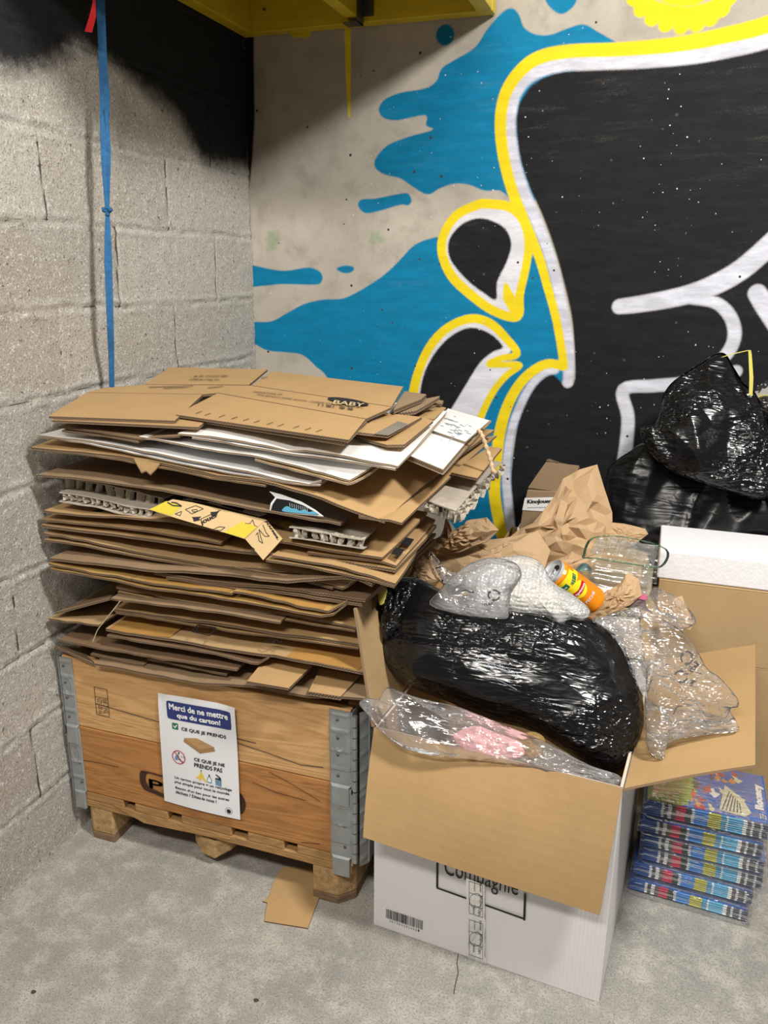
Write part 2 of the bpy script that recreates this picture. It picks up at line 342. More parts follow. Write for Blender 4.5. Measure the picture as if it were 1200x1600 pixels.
# ------------------------------------------------------------------ setting: block wall on the left
nu, nv = 470, 560
gy, gz = np.meshgrid(np.linspace(-2.6, .0, nu), np.linspace(-.02, 2.6, nv)); Y = np.stack([gy.ravel(), gz.ravel()], 1)
P3 = np.stack([np.zeros(len(Y)), Y[:, 0], Y[:, 1]], 1)
wob = .005*vnoise(P3, 7, 5)+.003*vnoise(P3, 30, 6)
zz = Y[:, 1]-.187+wob; row = np.floor(zz/.2).astype(int); dz = np.abs((zz/.2)-np.round(zz/.2))*.2
yy = Y[:, 0]+.0+np.where(row % 2 == 0, .25, 0)+wob*.8; bi = np.floor(yy/.5).astype(int); dy = np.abs(yy/.5-np.round(yy/.5))*.5
per = _hash(np.stack([bi, row, row*0], -1), 77)
pers = np.where(_hash(np.stack([bi, row, row*0], -1), 5) > .35, 1., .35)
jointh = np.clip(1-dz/.011, 0, 1); jointv = np.clip(1-dy/.0045, 0, 1)*pers*.8
hgt = -.0035*np.clip(jointh, 0, 1)*(vnoise(P3, 25, 8) > -.1)+.0035*np.clip(1-np.abs(dz-.014)/.012, 0, 1)*(.5+.5*vnoise(P3, 22, 12))-.005*jointv+.0022*(per-.5)+.0008*vnoise(P3, 45, 2)
crack = np.clip(np.clip(1-dz/.0045, 0, 1)*(ridge(P3, 16, 31) > .3)*.7*(vnoise(P3, 5, 7) > -.15)+jointv*1.3*(vnoise(P3, 18, 3) > -.6), 0, 1)
Lw = lambda p: onx(p, 0)[1:]
bl = sd_poly(Y, catmull([Lw(p) for p in [(-60, 108), (0, 112), (39, 120), (77, 112), (112, 88), (128, 78), (155, 97), (194, 118), (232, 149), (271, 176), (291, 207), (308, 240), (325, 260), (384, 266), (395, 262), (388, 60), (300, -200), (-60, -500)]], 4))
m, nt, b = newmat('concrete_block'); L = nt.links.new; tc = N(nt, 'ShaderNodeTexCoord')
a_p = N(nt, 'ShaderNodeAttribute', attribute_name='tone').outputs['Fac']; a_c = N(nt, 'ShaderNodeAttribute', attribute_name='crack').outputs['Fac']; a_m = N(nt, 'ShaderNodeAttribute', attribute_name='mortar').outputs['Fac']
n1, n2_, n3 = noise(nt, 3, 5), noise(nt, 190, 3, .75), noise(nt, 35, 6, .7)
base = mixc(nt, a_p, (.38, .345, .295), (.52, .485, .43))
base = mixc(nt, math_(nt, 'MULTIPLY', ramp(nt, n1, .35, .7), .5), base, (.47, .45, .42))
base = mixc(nt, math_(nt, 'MULTIPLY', a_m, .5), base, (.52, .50, .46))
base = mixc(nt, math_(nt, 'MULTIPLY', ramp(nt, n2_, .5, .66), .7), base, (.17, .15, .125))
base = mixc(nt, math_(nt, 'MULTIPLY', ramp(nt, noise(nt, 130, 2), .56, .68), .65), base, (.72, .70, .65))
base = mixc(nt, math_(nt, 'MULTIPLY', ramp(nt, noise(nt, 70, 3), .66, .71), .8), base, (.06, .05, .04))
base = mixc(nt, math_(nt, 'MULTIPLY', ramp(nt, a_c, .25, .7), .9), base, (.035, .03, .026))
bk = N(nt, 'ShaderNodeAttribute', attribute_name='black').outputs['Fac']
d = math_(nt, 'ADD', bk, math_(nt, 'ADD', math_(nt, 'MULTIPLY', math_(nt, 'SUBTRACT', n2_, .5), .05), math_(nt, 'MULTIPLY', math_(nt, 'SUBTRACT', n3, .5), .05)))
fkk = math_(nt, 'SUBTRACT', 1.0, ramp(nt, d, -.045, .03))
spk = ramp(nt, noise(nt, 75, 4, .8), .67, .74); near = math_(nt, 'SUBTRACT', 1.0, ramp(nt, math_(nt, 'MULTIPLY', bk, -1.0), .0, .17))
fkk = math_(nt, 'MULTIPLY', fkk, math_(nt, 'SUBTRACT', 1.0, math_(nt, 'MULTIPLY', math_(nt, 'MULTIPLY', spk, near), .55)))
base = mixc(nt, fkk, base, (.014, .014, .016)); L(base, b.inputs['Base Color']); b.inputs['Roughness'].default_value = .85; b.inputs['Specular IOR Level'].default_value = .25
hh = math_(nt, 'ADD', math_(nt, 'MULTIPLY', n2_, 1.0), math_(nt, 'MULTIPLY', n3, .8))
bp = N(nt, 'ShaderNodeBump', inp={'Strength': 1.0, 'Distance': .0035}); L(hh, bp.inputs['Height']); L(bp.outputs[0], b.inputs['Normal'])
V = np.stack([hgt-.004, Y[:, 0], Y[:, 1]], 1)
o = sheet_mesh('wall_left', V, nu, nv, m, {'tone': per, 'crack': crack, 'black': bl, 'mortar': np.clip(1-np.abs(dz-.013)/.014, 0, 1)*(vnoise(P3, 12, 4) > -.3)})
tag(o, kind='structure', label='rough grey concrete block wall, sprayed black at the top')
# ------------------------------------------------------------------ setting: floor
m, nt, b = newmat('trowelled_concrete'); L = nt.links.new; tc = N(nt, 'ShaderNodeTexCoord')
n1, n2_, n3 = noise(nt, 3.2, 7, .65), noise(nt, 230, 4, .7), noise(nt, 14, 8, .75)
base = mixc(nt, ramp(nt, n1, .3, .7), (.26, .255, .238), (.35, .335, .30))
base = mixc(nt, ramp(nt, n3, .42, .68), base, (.45, .43, .385))
base = mixc(nt, math_(nt, 'MULTIPLY', ramp(nt, n2_, .46, .66), .7), base, (.13, .125, .115))
base = mixc(nt, math_(nt, 'MULTIPLY', ramp(nt, noise(nt, 150, 2), .62, .74), .45), base, (.60, .58, .53))
scr = noise(nt, 6, 5, .7, (1.2, 9, 1)); base = mixc(nt, math_(nt, 'MULTIPLY', ramp(nt, scr, .66, .72), .35), base, (.62, .61, .58))
st = ramp(nt, noise(nt, 9, 3), .71, .76); base = mixc(nt, math_(nt, 'MULTIPLY', st, .55), base, (.10, .085, .07))
L(base, b.inputs['Base Color']); b.inputs['Roughness'].default_value = .55; b.inputs['Specular IOR Level'].default_value = .4
bp = N(nt, 'ShaderNodeBump', inp={'Strength': .3, 'Distance': .003}); L(math_(nt, 'ADD', n3, math_(nt, 'MULTIPLY', n2_, .5)), bp.inputs['Height']); L(bp.outputs[0], b.inputs['Normal'])
mb = MB(); mb.box((-.05, -3.4, -.1), (3.2, .05, 0)); o = mb.build('floor', m); tag(o, kind='structure', label='worn grey concrete floor')
# hairline crack in the floor, running towards the viewer from the white carton
cr = [onz(p, .0005) for p in [(716, 1490), (714, 1505), (716, 1520), (711, 1540), (709, 1553)]]
mb = MB()
for a, c in zip(cr[:-1], cr[1:]):
    n = np.cross(c-a, [0, 0, 1]); n = n/np.linalg.norm(n)*.0011; mb.add([a-n, c-n, c+n, a+n], [(0, 1, 2, 3)])
for p in [(400, 1563), (52, 1050+500), (345, 1330)]:
    q = onz(p, .0005); mb.add([q+np.array([.006*math.cos(a)*(1+.4*math.sin(3*a)), .005*math.sin(a), 0]) for a in np.linspace(0, 2*math.pi, 9)[:-1]], [list(range(8))])
o = mb.build('trim_1', M_INKB); tag(o, kind='structure', label='hairline crack and dark specks in the concrete floor')
# ------------------------------------------------------------------ yellow loft frame
M_YEL = mat('yellow_painted_timber', (.62, .45, .012), .45, var=.12, vs=8, stretch=(1, 1, 6), bump=.15, bs=60)
M_DECK = mat('brown_deck_board', (.16, .10, .035), .8, var=.2)
M_STEEL = mat('galvanised_steel', (.36, .385, .39), .42, metal=.55, var=.12, vs=30, bump=.12, bs=60)
M_STEELD = mat('dark_zinc', (.12, .12, .12), .4, metal=.7, var=.2)
root = thing('loft_frame', 'yellow painted timber loft frame fixed high in the corner', 'loft frame', (0.4, -.4, 2.2))
mb = MB(); mb.box((.004, -1.15, 2.2), (.05, -.05, 2.37)); mb.build('wall_beam', M_YEL, root, bevel=.003)
mb = MB(); mb.box((.004, -.05, 2.2), (.822, -.006, 2.37)); mb.build('back_beam', M_YEL, root, bevel=.003)
mb = MB(); mb.box((.385, -1.15, 2.205), (.425, -.053, 2.37)); mb.build('joist', M_YEL, root, bevel=.003)
mb = MB(); mb.box((.776, -1.15, 2.2), (.822, -.053, 2.37)); mb.build('joist', M_YEL, root, bevel=.003)
mb = MB(); mb.box((.05, -1.2, 2.2), (.776, -1.153, 2.37)); mb.build('front_beam', M_YEL, root, bevel=.003)
mb = MB(); mb.box((.004, -1.2, 2.371), (.822, -.006, 2.389)); mb.build('deck', M_DECK, root)
mb = MB(); mb.box((.427, -.1, 2.19), (.4295, -.053, 2.33)); mb.box((.38, -.1, 2.19), (.4295, -.053, 2.1925)); mb.box((.4295, -.0555, 2.215), (.462, -.053, 2.33)); mb.build('joist_hanger', M_STEELD, root)
for p in [(.445, 2.235), (.45, 2.26), (.443, 2.285), (.1, 2.26), (.1, 2.32), (.70, 2.25)]:
    mb = MB(); mb.tube([(p[0], -.058, p[1]), (p[0], -.052, p[1])], .004, 8); mb.build('screw_head', M_STEELD, root)
# ------------------------------------------------------------------ blue strap
m_strap = mat('blue_webbing', (.02, .11, .26), .85, var=.25, vs=90, bump=.5, bs=400)
root = thing('strap', 'blue webbing strap with a knot hanging in front of the block wall', 'strap', onx((168, 330), .06))
def ribbon(mb, pts, wds, th=.0016, yaw=.9, m=0):
    pts = [np.array(p) for p in pts]; V = []
    for p, w_ in zip(pts, wds):
        a = np.array([math.cos(yaw), math.sin(yaw), 0]); n = np.array([-a[1], a[0], 0])
        for s, t in ((-1, -1), (1, -1), (1, 1), (-1, 1)): V.append(p+a*s*w_/2+n*t*th/2)
    k = len(pts); Fc = [(i*4+j, i*4+(j+1) % 4, (i+1)*4+(j+1) % 4, (i+1)*4+j) for i in range(k-1) for j in range(4)]+[(3, 2, 1, 0), (k*4-4, k*4-3, k*4-2, k*4-1)]
    mb.add(V, Fc, m)
sx = .075
def spt(px, x=sx): return onx(px, x)
top = spt((154, -90))
mb = MB(); P = catmull([spt((153, -100)), spt((157, 0)), spt((161, 100)), spt((164, 160)), spt((162, 240)), spt((167, 326))], 6, False)
ribbon(mb, P, np.interp(np.linspace(0, 1, len(P)), [0, .4, .62, .8, 1], [.019, .019, .024, .013, .008]))
P = catmull([spt((166, 170), sx+.006), spt((170, 240), sx+.006), spt((168, 325), sx)], 6, False); ribbon(mb, P, [.009]*len(P))
P = catmull([spt((168, 332)), spt((169, 400)), spt((172, 500)), spt((174, 560), .055), spt((175, 640), .03)], 6, False)
ribbon(mb, P, np.interp(np.linspace(0, 1, len(P)), [0, .25, .6, 1], [.009, .019, .016, .012]))
mb.build('webbing', m_strap, root)
kc = spt((168, 330)); mb = MB()
K1 = [kc+.0075*np.array([math.sin(t)+.9*math.sin(2*t)*.8, .4*math.cos(3*t), .8*(math.cos(t)-1.0*math.cos(2*t))*.7]) for t in np.linspace(0, 2*math.pi, 30)]
mb.tube(K1, .0048, 8); mb.build('knot', m_strap, root, smooth=True)
m_red = mat('red_plastic', (.45, .01, .015), .5); mb = MB()
P = [spt((146, -40), sx+.01), spt((147, 5), sx+.01), spt((145, 25), sx+.01), spt((138, 50), sx+.01)]; ribbon(mb, P, [.006, .007, .014, .016], .003)
tag(mb.build('red_tab', m_red, root), label='red plastic tab')
# ------------------------------------------------------------------ pallet with two wooden collars
CY = -1.145; CX0, CX1 = .018, .808; CD = 1.02
def wood(name, c1, c2, knots=True, sc_=1.0, axis='X'):
    m, nt, b = newmat(name); L = nt.links.new; tc = N(nt, 'ShaderNodeTexCoord')
    s = {'X': (1.2, 9, 9), 'Y': (9, 1.2, 9), 'Z': (9, 9, 1.2)}[axis]
    mp = N(nt, 'ShaderNodeMapping', inp={'Scale': [x*sc_ for x in s]}); L(tc.outputs['Object'], mp.inputs[0])
    n = N(nt, 'ShaderNodeTexNoise', inp={'Scale': 1.3, 'Detail': 3, 'Distortion': .6}); L(mp.outputs[0], n.inputs[0])
    g = math_(nt, 'SINE', math_(nt, 'MULTIPLY', n.outputs[0], 70)); g = ramp(nt, g, -1, 1)
    n2 = N(nt, 'ShaderNodeTexNoise', inp={'Scale': 14, 'Detail': 5}); L(mp.outputs[0], n2.inputs[0])
    cc = mixc(nt, math_(nt, 'MULTIPLY', g, .55), c1, c2); cc = mixc(nt, math_(nt, 'MULTIPLY', ramp(nt, n2.outputs[0], .45, .8), .45), cc, tuple(x*.6 for x in c2))
    if knots:
        vo = N(nt, 'ShaderNodeTexVoronoi', inp={'Scale': 4.2}); L(tc.outputs['Object'], vo.inputs[0]); sp = N(nt, 'ShaderNodeSeparateColor'); L(vo.outputs['Color'], sp.inputs[0])
        k = math_(nt, 'SUBTRACT', 1.0, ramp(nt, math_(nt, 'ADD', vo.outputs['Distance'], math_(nt, 'MULTIPLY', math_(nt, 'LESS_THAN', sp.outputs[0], .62), 9)), .02, .055))
        cc = mixc(nt, math_(nt, 'MULTIPLY', k, .85), cc, (.10, .045, .015))
    L(cc, b.inputs['Base Color']); b.inputs['Roughness'].default_value = .6; b.inputs['Specular IOR Level'].default_value = .35
    bp = N(nt, 'ShaderNodeBump', inp={'Strength': .2, 'Distance': .002}); L(g, bp.inputs['Height']); L(bp.outputs[0], b.inputs['Normal']); return m
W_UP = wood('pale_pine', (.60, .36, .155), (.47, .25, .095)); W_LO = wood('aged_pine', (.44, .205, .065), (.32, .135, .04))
W_SIDE = wood('pine_side', (.50, .29, .12), (.38, .20, .08), axis='Y'); W_PAL = wood('pallet_deal', (.40, .23, .09), (.27, .145, .055), sc_=1.6)
W_BLK = mat('pressed_chip_block', (.40, .255, .115), .9, var=.35, vs=70, bump=.6, bs=160)
W_BAR = mat('weathered_runner', (.20, .13, .075), .85, var=.3, vs=30, stretch=(1, 1, 5))
root = thing('pallet', 'wooden pallet on chipped blocks beneath the wooden collars', 'pallet', (.413, -.64, 0))
zb = .022; zk = .1; zr = .122; zt = .147
def chamf(x0, x1, y0, y1, c, z0, z1, sides):
    P = []
    for (x, y, k) in ((x0, y0, 0), (x1, y0, 1), (x1, y1, 2), (x0, y1, 3)):
        sx_, sy_ = (1 if x == x0 else -1), (1 if y == y0 else -1)
        if k in sides: a = [(x, y+sy_*c, z0), (x+sx_*c, y, z0)]; P += a if k in (0, 2) else a[::-1]
        else: P.append((x, y, z0))
    return P, (0, 0, z1-z0)
bx = [(.02, .122), (.335, .475), (.704, .806)]
for bi_, (x0, x1) in enumerate(bx):
    sd = ([0], [], [1])[bi_]
    mb = MB(); P, off = chamf(x0, x1, CY+(.003 if bi_ != 1 else .2), CY+CD, .035, 0, zb, [0] if bi_ == 0 else ([1] if bi_ == 2 else [])); mb.prism(P, off); mb.build('runner', W_BAR, root, bevel=.002)
    for bj, y0 in enumerate((CY+.003, CY+.45, CY+.87)):
        mb = MB(); P, off = chamf(x0, x1, y0, y0+.15, .035 if bj == 0 else .01, zb, zk, [0] if bi_ == 0 else ([1] if bi_ == 2 else []))
        if bi_ == 1 and bj == 0:   # broken middle block
            a = np.array
            mb.prism([(x0+.02, y0+.03, .05), (x0+.05, y0+.012, .03), (x1-.05, y0+.008, .026), (x1-.012, y0+.03, .05), (x1, y0+.15, .03), (x0, y0+.15, .03)], (0, 0, zk-.05))
        else: mb.prism(P, off)
        mb.build('block', W_BLK, root, bevel=.005)
for j, y0 in enumerate((CY+.001, CY+.45, CY+.872)):
    mb = MB(); mb.box((CX0-.002, y0, zk), (CX1, y0+.145, zr)); mb.build('cross_board', W_PAL, root, bevel=.003)
for (x0, x1) in ((CX0, .165), (.2, .3), (.34, .485), (.53, .63), (.665, CX1)):
    mb = MB(); mb.box((x0, CY+.001, zr), (x1, CY+CD, zt)); mb.build('deck_board', W_PAL, root, bevel=.003)
mb = MB(); Q = [ony(p, CY-.001) for p in [(178, 1258), (215, 1270), (262, 1282), (330, 1300), (360, 1312), (330, 1308), (262, 1294), (225, 1286), (200, 1272)]]
mb.prism(Q, (0, .004, 0)); mb.build('split_sliver', W_PAL, root)
def collar(z0, z1, wf, label, name):
    root = thing(name, label, 'pallet collar', (.413, -.64, z0)); t = .02
    mb = MB(); mb.box((CX0+.001, CY, z0), (CX1-.001, CY+t, z1)); fp = mb.build('front_board', wf, root, bevel=.0025)
    mb = MB(); mb.box((CX0, CY+CD-t, z0), (CX1, CY+CD, z1)); mb.build('back_board', W_SIDE, root, bevel=.002)
    mb = MB(); mb.box((CX0, CY+t+.001, z0), (CX0+t, CY+CD-t-.001, z1)); mb.build('side_board', W_SIDE, root, bevel=.002)
    mb = MB(); mb.box((CX1-t, CY+t+.012, z0), (CX1, CY+CD-t-.001, z1)); mb.build('side_board', W_SIDE, root, bevel=.002)
    h = z1-z0; up = z0 > .3
    # left corner bracket: flat face with pressed ribs and a lug that reaches below
    for side in (0, 1):
        r = mb = MB(); e = .0035
        if side == 0: xa, xb = CX0-.006, CX0+.034
        else: xa, xb = CX1-.052, CX1+.002
        nx_, nz_ = 17, 56; lug = .052 if up or side == 1 else .052
        gx_ = np.linspace(xa, xb, nx_); gz_ = np.linspace(z0-lug, z1-.004, nz_); V = []
        for zq in gz_:
            for xq in gx_:
                u_ = (xq-xa)/(xb-xa); v_ = (zq-z0)/h
                ins = .5-abs(u_-.5)
                rib = sum(.0032*math.exp(-((v_-c)/.022)**2) for c in (.22, .46, .72, .93))*min(1, ins*7)
                edge = -.002 if ins < .02 else 0
                lugb = (-.004 if zq < z0-.002 else 0)
                wq = 1 if zq > z0-.001 else (.82 if True else 1)
                xx = (xa+xb)/2+(xq-(xa+xb)/2)*wq
                arc = .0018*math.exp(-((math.hypot((u_-.5)*1.4, (v_-.58)*3.6)-.42)/.07)**2)
                V.append((xx, CY-e-rib-arc-lugb*(-1 if up else -1)*(1) - (.002 if zq < z0-.002 and up else 0)+edge*-1, zq))
        n0 = len(V); V2 = [(x, CY-.0005, z) for x, y, z in V]; Fc = [tuple(reversed(f)) for f in grid(nx_, nz_)]
        per_ = [i for i in range(nx_)]+[nx_*(j+1)-1 for j in range(1, nz_)]+[nx_*nz_-1-i for i in range(1, nx_)]+[nx_*j for j in range(nz_-2, 0, -1)]
        mb.add(V+V2, [tuple(reversed(f)) for f in Fc]+[tuple(n0+i for i in f) for f in Fc]+[(per_[i], per_[i-1], per_[i-1]+n0, per_[i]+n0) for i in range(len(per_))])
        if side == 1:   # rolled side leaf, hinge barrel and folded leaf of the next side
            mb.box((CX1+.002, CY-e, z0-.02), (CX1+.0045, CY+.03, z1-.004))
        else: mb.box((CX0-.009, CY-e, z0-.03), (CX0-.0065, CY+.05, z1-.004))
        br = mb.build('corner_bracket', M_STEEL, root, smooth=False, fix=True)
        for vz in ((.12, .4, .62, .86) if up else (.15, .45, .75)):
            q = (xa+xb)/2+(.01 if int(vz*100) % 2 else -.006); mb = MB(); zq = z0+vz*h
            th = np.linspace(0, 2*math.pi, 11)[:-1]
            V = [(q+.0038*math.cos(a), CY-e-.0012, zq+.0038*math.sin(a)) for a in th]+[(q+.002*math.cos(a), CY-e-.0032, zq+.002*math.sin(a)) for a in th]
            mb.add(V, [(i, (i+1) % 10, (i+1) % 10+10, i+10) for i in range(10)]+[list(range(10, 20))]); mb.build('rivet', M_STEELD, br, smooth=True, fix=True)
    # hinge on the right corner: knuckled barrel and second leaf on the side board
    mb = MB()
    nk = 7
    for k in range(nk):
        a = z0-.01+(h-.0)*k/nk; c = z0-.01+h*(k+1)/nk-.003; mb.tube([(CX1+.009, CY+.0+.001*(k % 2), a), (CX1+.009, CY+.001*(k % 2), c)], .0062, 10)
    mb.build('hinge_barrel', M_STEEL, root, smooth=False)
    nz_, nx_ = 40, 6; V = []
    for j in range(nz_):
        zq = z0-.035+(h+.02)*j/(nz_-1)
        for i in range(nx_):
            u_ = i/(nx_-1); rb = .0035*math.exp(-(((j % 8)-4)/1.3)**2)*math.sin(math.pi*u_); V.append((CX1+.014+.016*u_+rb*.5, CY+.018+.02*u_-rb, zq))
    n0 = len(V); V2 = [(x-.002, y+.003, z) for x, y, z in V]; Fc = grid(nx_, nz_)
    per_ = [i for i in range(nx_)]+[nx_*(j+1)-1 for j in range(1, nz_)]+[nx_*nz_-1-i for i in range(1, nx_)]+[nx_*j for j in range(nz_-2, 0, -1)]
    mb = MB(); mb.add(V+V2, Fc+[tuple(n0+i for i in reversed(f)) for f in Fc]+[(per_[i-1], per_[i], per_[i]+n0, per_[i-1]+n0) for i in range(len(per_))])
    mb.box((CX1+.0285, CY+.037, z0-.03), (CX1+.032, CY+.095, z0+h-.01)); mb.build('hinge_leaf', M_STEEL, root, fix=True)
    return root, fp
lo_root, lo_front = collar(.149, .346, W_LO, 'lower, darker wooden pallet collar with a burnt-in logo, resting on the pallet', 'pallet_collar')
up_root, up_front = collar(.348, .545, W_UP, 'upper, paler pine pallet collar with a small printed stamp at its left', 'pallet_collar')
# marks: long saw cracks, stamp, logo
def fpl(px, e=.0012): return ony(px, CY-e)
mb = MB()
for pts in ([(150, 1100), (180, 1109), (215, 1119), (250, 1129)], [(372, 1162), (420, 1178), (470, 1196), (505, 1200)], [(262+100, 1150), (375, 1156), (400, 1162)]):
    for a, c in zip(pts[:-1], pts[1:]):
        A, C = fpl(a), fpl(c); mb.add([A, C, C+np.array([0, 0, .0022]), A+np.array([0, 0, .0022])], [(0, 1, 2, 3)])
A = lambda u, v: (147+u*20+v*4, 1073+v*43+u*4.5)
def ln(mb, p, q, wd, m=0, f=fpl):
    P, Q = f(p), f(q); d = Q-P; n = np.cross(d, [0, 1, 0]); n = n/np.linalg.norm(n)*wd/2; mb.add([P-n, Q-n, Q+n, P+n], [(0, 1, 2, 3)], m)
for a, c in (((0, 0), (1, 0)), ((1, 0), (1, 1)), ((1, 1), (0, 1)), ((0, 1), (0, 0)), ((0, .35), (1, .35))): ln(mb, A(*a), A(*c), .0016)
fn = frame(fpl(A(.1, .95)), fpl(A(.1, .38)), fpl(A(.9, .95))); 
puttext(mb, 'CD 100 VY', lambda a, b_, k=0: fpl(A(.52-b_*.4, .40+a*.56)), .0, .0, 1, .9, 0); puttext(mb, 'FR 2 HT', lambda a, b_, k=0: fpl(A(.95-b_*.4, .40+a*.5)), 0, 0, 1, .9, 0)
mb.build('stamp', M_INKB, up_front)
mb = MB(); M_BURN = mat('burnt_wood', (.045, .018, .008), .7, var=.4, vs=50)
out = catmull([(219, 1206), (228, 1205), (260, 1213), (320, 1224), (368, 1236), (380, 1245), (384, 1258), (380, 1270), (370, 1271), (320, 1262), (262, 1248), (240, 1240), (226, 1234), (219, 1222)], 4)
inn = catmull([(229, 1210), (236, 1209), (260, 1216), (320, 1228), (362, 1238), (370, 1246), (372, 1256), (369, 1264), (362, 1265), (320, 1256), (264, 1243), (246, 1236), (234, 1230), (228, 1221)], 4)
n = len(out); mb.add([fpl(p) for p in out]+[fpl(p) for p in inn], [(i, (i+1) % n, (i+1) % n+n, i+n) for i in range(n)])
puttext(mb, 'P', lambda a, b_, k=0: fpl((234+a*21-b_*1.5, 1231+a*5-b_*14), .0014), 0, 0, 1, 1, 0, .03)
mb.build('logo', M_BURN, lo_front)
mb = MB()
for pts in ([(395, 1222), (430, 1238), (478, 1251)], [(420, 1206), (450, 1222), (500, 1252)], [(130, 1188), (155, 1192), (185, 1199)], [(470, 1316), (490, 1318), (500, 1319)]):
    mb = MB()
    for a, c in zip(pts[:-1], pts[1:]): ln(mb, a, c, .0016)
    mb.build('crack', M_BURN, lo_front)
# ------------------------------------------------------------------ poster taped to the collars
PW, PH = 210., 297.
PC = [ony((246, 1083), CY-.006), ony((368.5, 1104), CY-.006), ony((375.5, 1281), CY-.012), ony((257, 1251), CY-.004)]
def post(x, y, k=0, e=.0):   # x right mm, y down mm
    s, t = x/PW, y/PH; p = (1-s)*(1-t)*PC[0]+s*(1-t)*PC[1]+s*t*PC[2]+(1-s)*t*PC[3]
    curl = .006*math.sin(math.pi*min(1, s*1.0))*math.exp(-(t/.12)**2)+.006*max(0, s-.8)/.2*math.exp(-(t/.25)**2)+.0035*math.sin(math.pi*s)*t-.002*math.exp(-((t-.02)/.05)**2)*(s < .1)
    lift = .006*math.sin(math.pi*s)*math.exp(-(t/.05)**2)
    return p+np.array([0, -curl-e-k*.00005, lift])
mats_p = [mat('poster_paper', (.80, .81, .84), .5, var=.02), mat('poster_navy', (.028, .045, .20), .45, var=.08), M_INK, mat('poster_green', (.025, .17, .085), .5, var=.05), mat('icon_board', (.48, .29, .13), .6, var=.05), mat('sign_red', (.42, .02, .05), .5, var=.05),
          mat('icon_yellow', (.80, .58, .06), .5, var=.05), mat('icon_blue', (.15, .27, .42), .5, var=.05), mat('poster_lettering_white', (.9, .9, .92), .5, var=.01), mat('icon_board_edge', (.30, .17, .07), .6, var=.05)]
mb = MB(); ns, nt_ = 20, 28
V = [post(PW*i/(ns-1), PH*j/(nt_-1)) for j in range(nt_) for i in range(ns)]
mb.add(V, [tuple(reversed(f)) for f in grid(ns, nt_)], 0)
def pp(pts, m, e, k=0):  # polygon fan, subdivided along the curl
    mb.add([post(x, y, k, e) for x, y in pts], [list(range(len(pts)))[::-1]], m)
def rr(x0, y0, x1, y1, r, m, e, nx_=18, ny_=6):
    V = []; 
    for j in range(ny_):
        for i in range(nx_):
            x = x0+(x1-x0)*i/(nx_-1); y = y0+(y1-y0)*j/(ny_-1)
            dx = max(x0+r-x, x-(x1-r), 0); dy = max(y0+r-y, y-(y1-r), 0)
            if dx > 0 and dy > 0:
                q = math.hypot(dx, dy)
                if q > r: f = r/q; x = (x0+r-dx*f) if x < x0+r else (x1-r+dx*f); y = (y0+r-dy*f) if y < y0+r else (y1-r+dy*f)
            V.append(post(x, y, 0, e))
    mb.add(V, [tuple(reversed(f)) for f in grid(nx_, ny_)], m)
def ptx(st, x0, yb, wd, ht, m=2, e=.0009, bold=.0): puttext(mb, st, lambda a, b_, k=0: post(a, -b_, k, e), x0, -yb, wd, ht, m, bold)
rr(24, 14, 198, 62, 5, 1, .0005)
ptx('Merci de ne mettre', 32, 35, 158, 15, 8, .0011, .8); ptx('que du carton!', 52, 58, 116, 16, 8, .0011, .8)
rr(36, 71, 53, 88, 1, 3, .0005, 3, 3); pp([(39, 79), (41, 77.5), (43.5, 81), (49, 74.5), (51, 76), (43.8, 85)], 8, .0008)
ptx('CE QUE JE PRENDS', 62, 89, 120, 10.5, 2, .0009, .45)
for k in (2, 1, 0): 
    yo = k*4; Q = [(68+k*(-1), 106+yo), (104, 100+yo), (149+k, 115+yo), (110, 129+yo)]; pp(Q, 4, .0006+.0001*(2-k)); pp([Q[0], Q[3], (Q[3][0], Q[3][1]+2.4), (Q[0][0], Q[0][1]+2.4)], 9, .0006+.0001*(2-k)); pp([Q[3], Q[2], (Q[2][0], Q[2][1]+2.4), (Q[3][0], Q[3][1]+2.4)], 9, .0006+.0001*(2-k))
pp([(82, 108.5), (110, 113), (128, 109.5), (110, 114)], 9, .0009)
def circ(cx, cy, r0, r1, m, e, n=36):
    a = np.linspace(0, 2*math.pi, n+1)[:-1]; V = [post(cx+r1*math.cos(t), cy+r1*math.sin(t), 0, e) for t in a]
    if r0 <= 0: mb.add(V, [list(range(n))[::-1]], m)
    else: mb.add(V+[post(cx+r0*math.cos(t), cy+r0*math.sin(t), 0, e) for t in a], [(i, i+n, (i+1) % n+n, (i+1) % n) for i in range(n)], m)
circ(50, 162, 16.3, 18.6, 5, .0008)
pp([(40, 160), (49, 154), (51, 160), (47, 171), (39, 170)], 7, .0006); pp([(48, 149), (52, 148), (53, 152), (49, 154)], 2, .0006)
for x in (57, 62): pp([(x, 156), (x+1.2, 156), (x+3, 162), (x+1.8, 162)], 2, .0006)
pp([(50, 166), (58, 171), (62, 171), (62, 173), (57, 173), (49, 168)], 2, .0006)
pp([(37.5, 148.5), (39.5, 147), (62.5, 175.5), (60.5, 177)], 5, .001)
ptx('CE QUE JE NE', 93, 164, 82, 10.5, 2, .0009, .45); ptx('PRENDS PAS', 93, 178, 75, 10.5, 2, .0009, .45)
for Q in ([(110, 186), (112, 186), (111, 200), (104, 209), (94, 206), (103, 202), (107, 195)], [(111, 187), (114, 190), (113, 203), (108, 214), (104, 212), (109, 203)], [(112, 188), (116, 197), (120, 206), (127, 212), (122, 214), (114, 207)]): pp(Q, 6, .0007)
pp([(109.5, 183), (112, 183), (112.5, 187), (110, 187)], 2, .0008)
for Q in ([(131, 196), (134, 196), (134.5, 191), (130.6, 191)],): pp(Q, 2, .0007)
pp([(130, 196), (135, 196), (139, 203), (138.5, 214), (126, 213), (126, 203)], 7, .0006); pp([(131, 198.5), (134, 198.5), (137, 204), (136.5, 211), (128, 210.5), (128, 204)], 8, .0008)
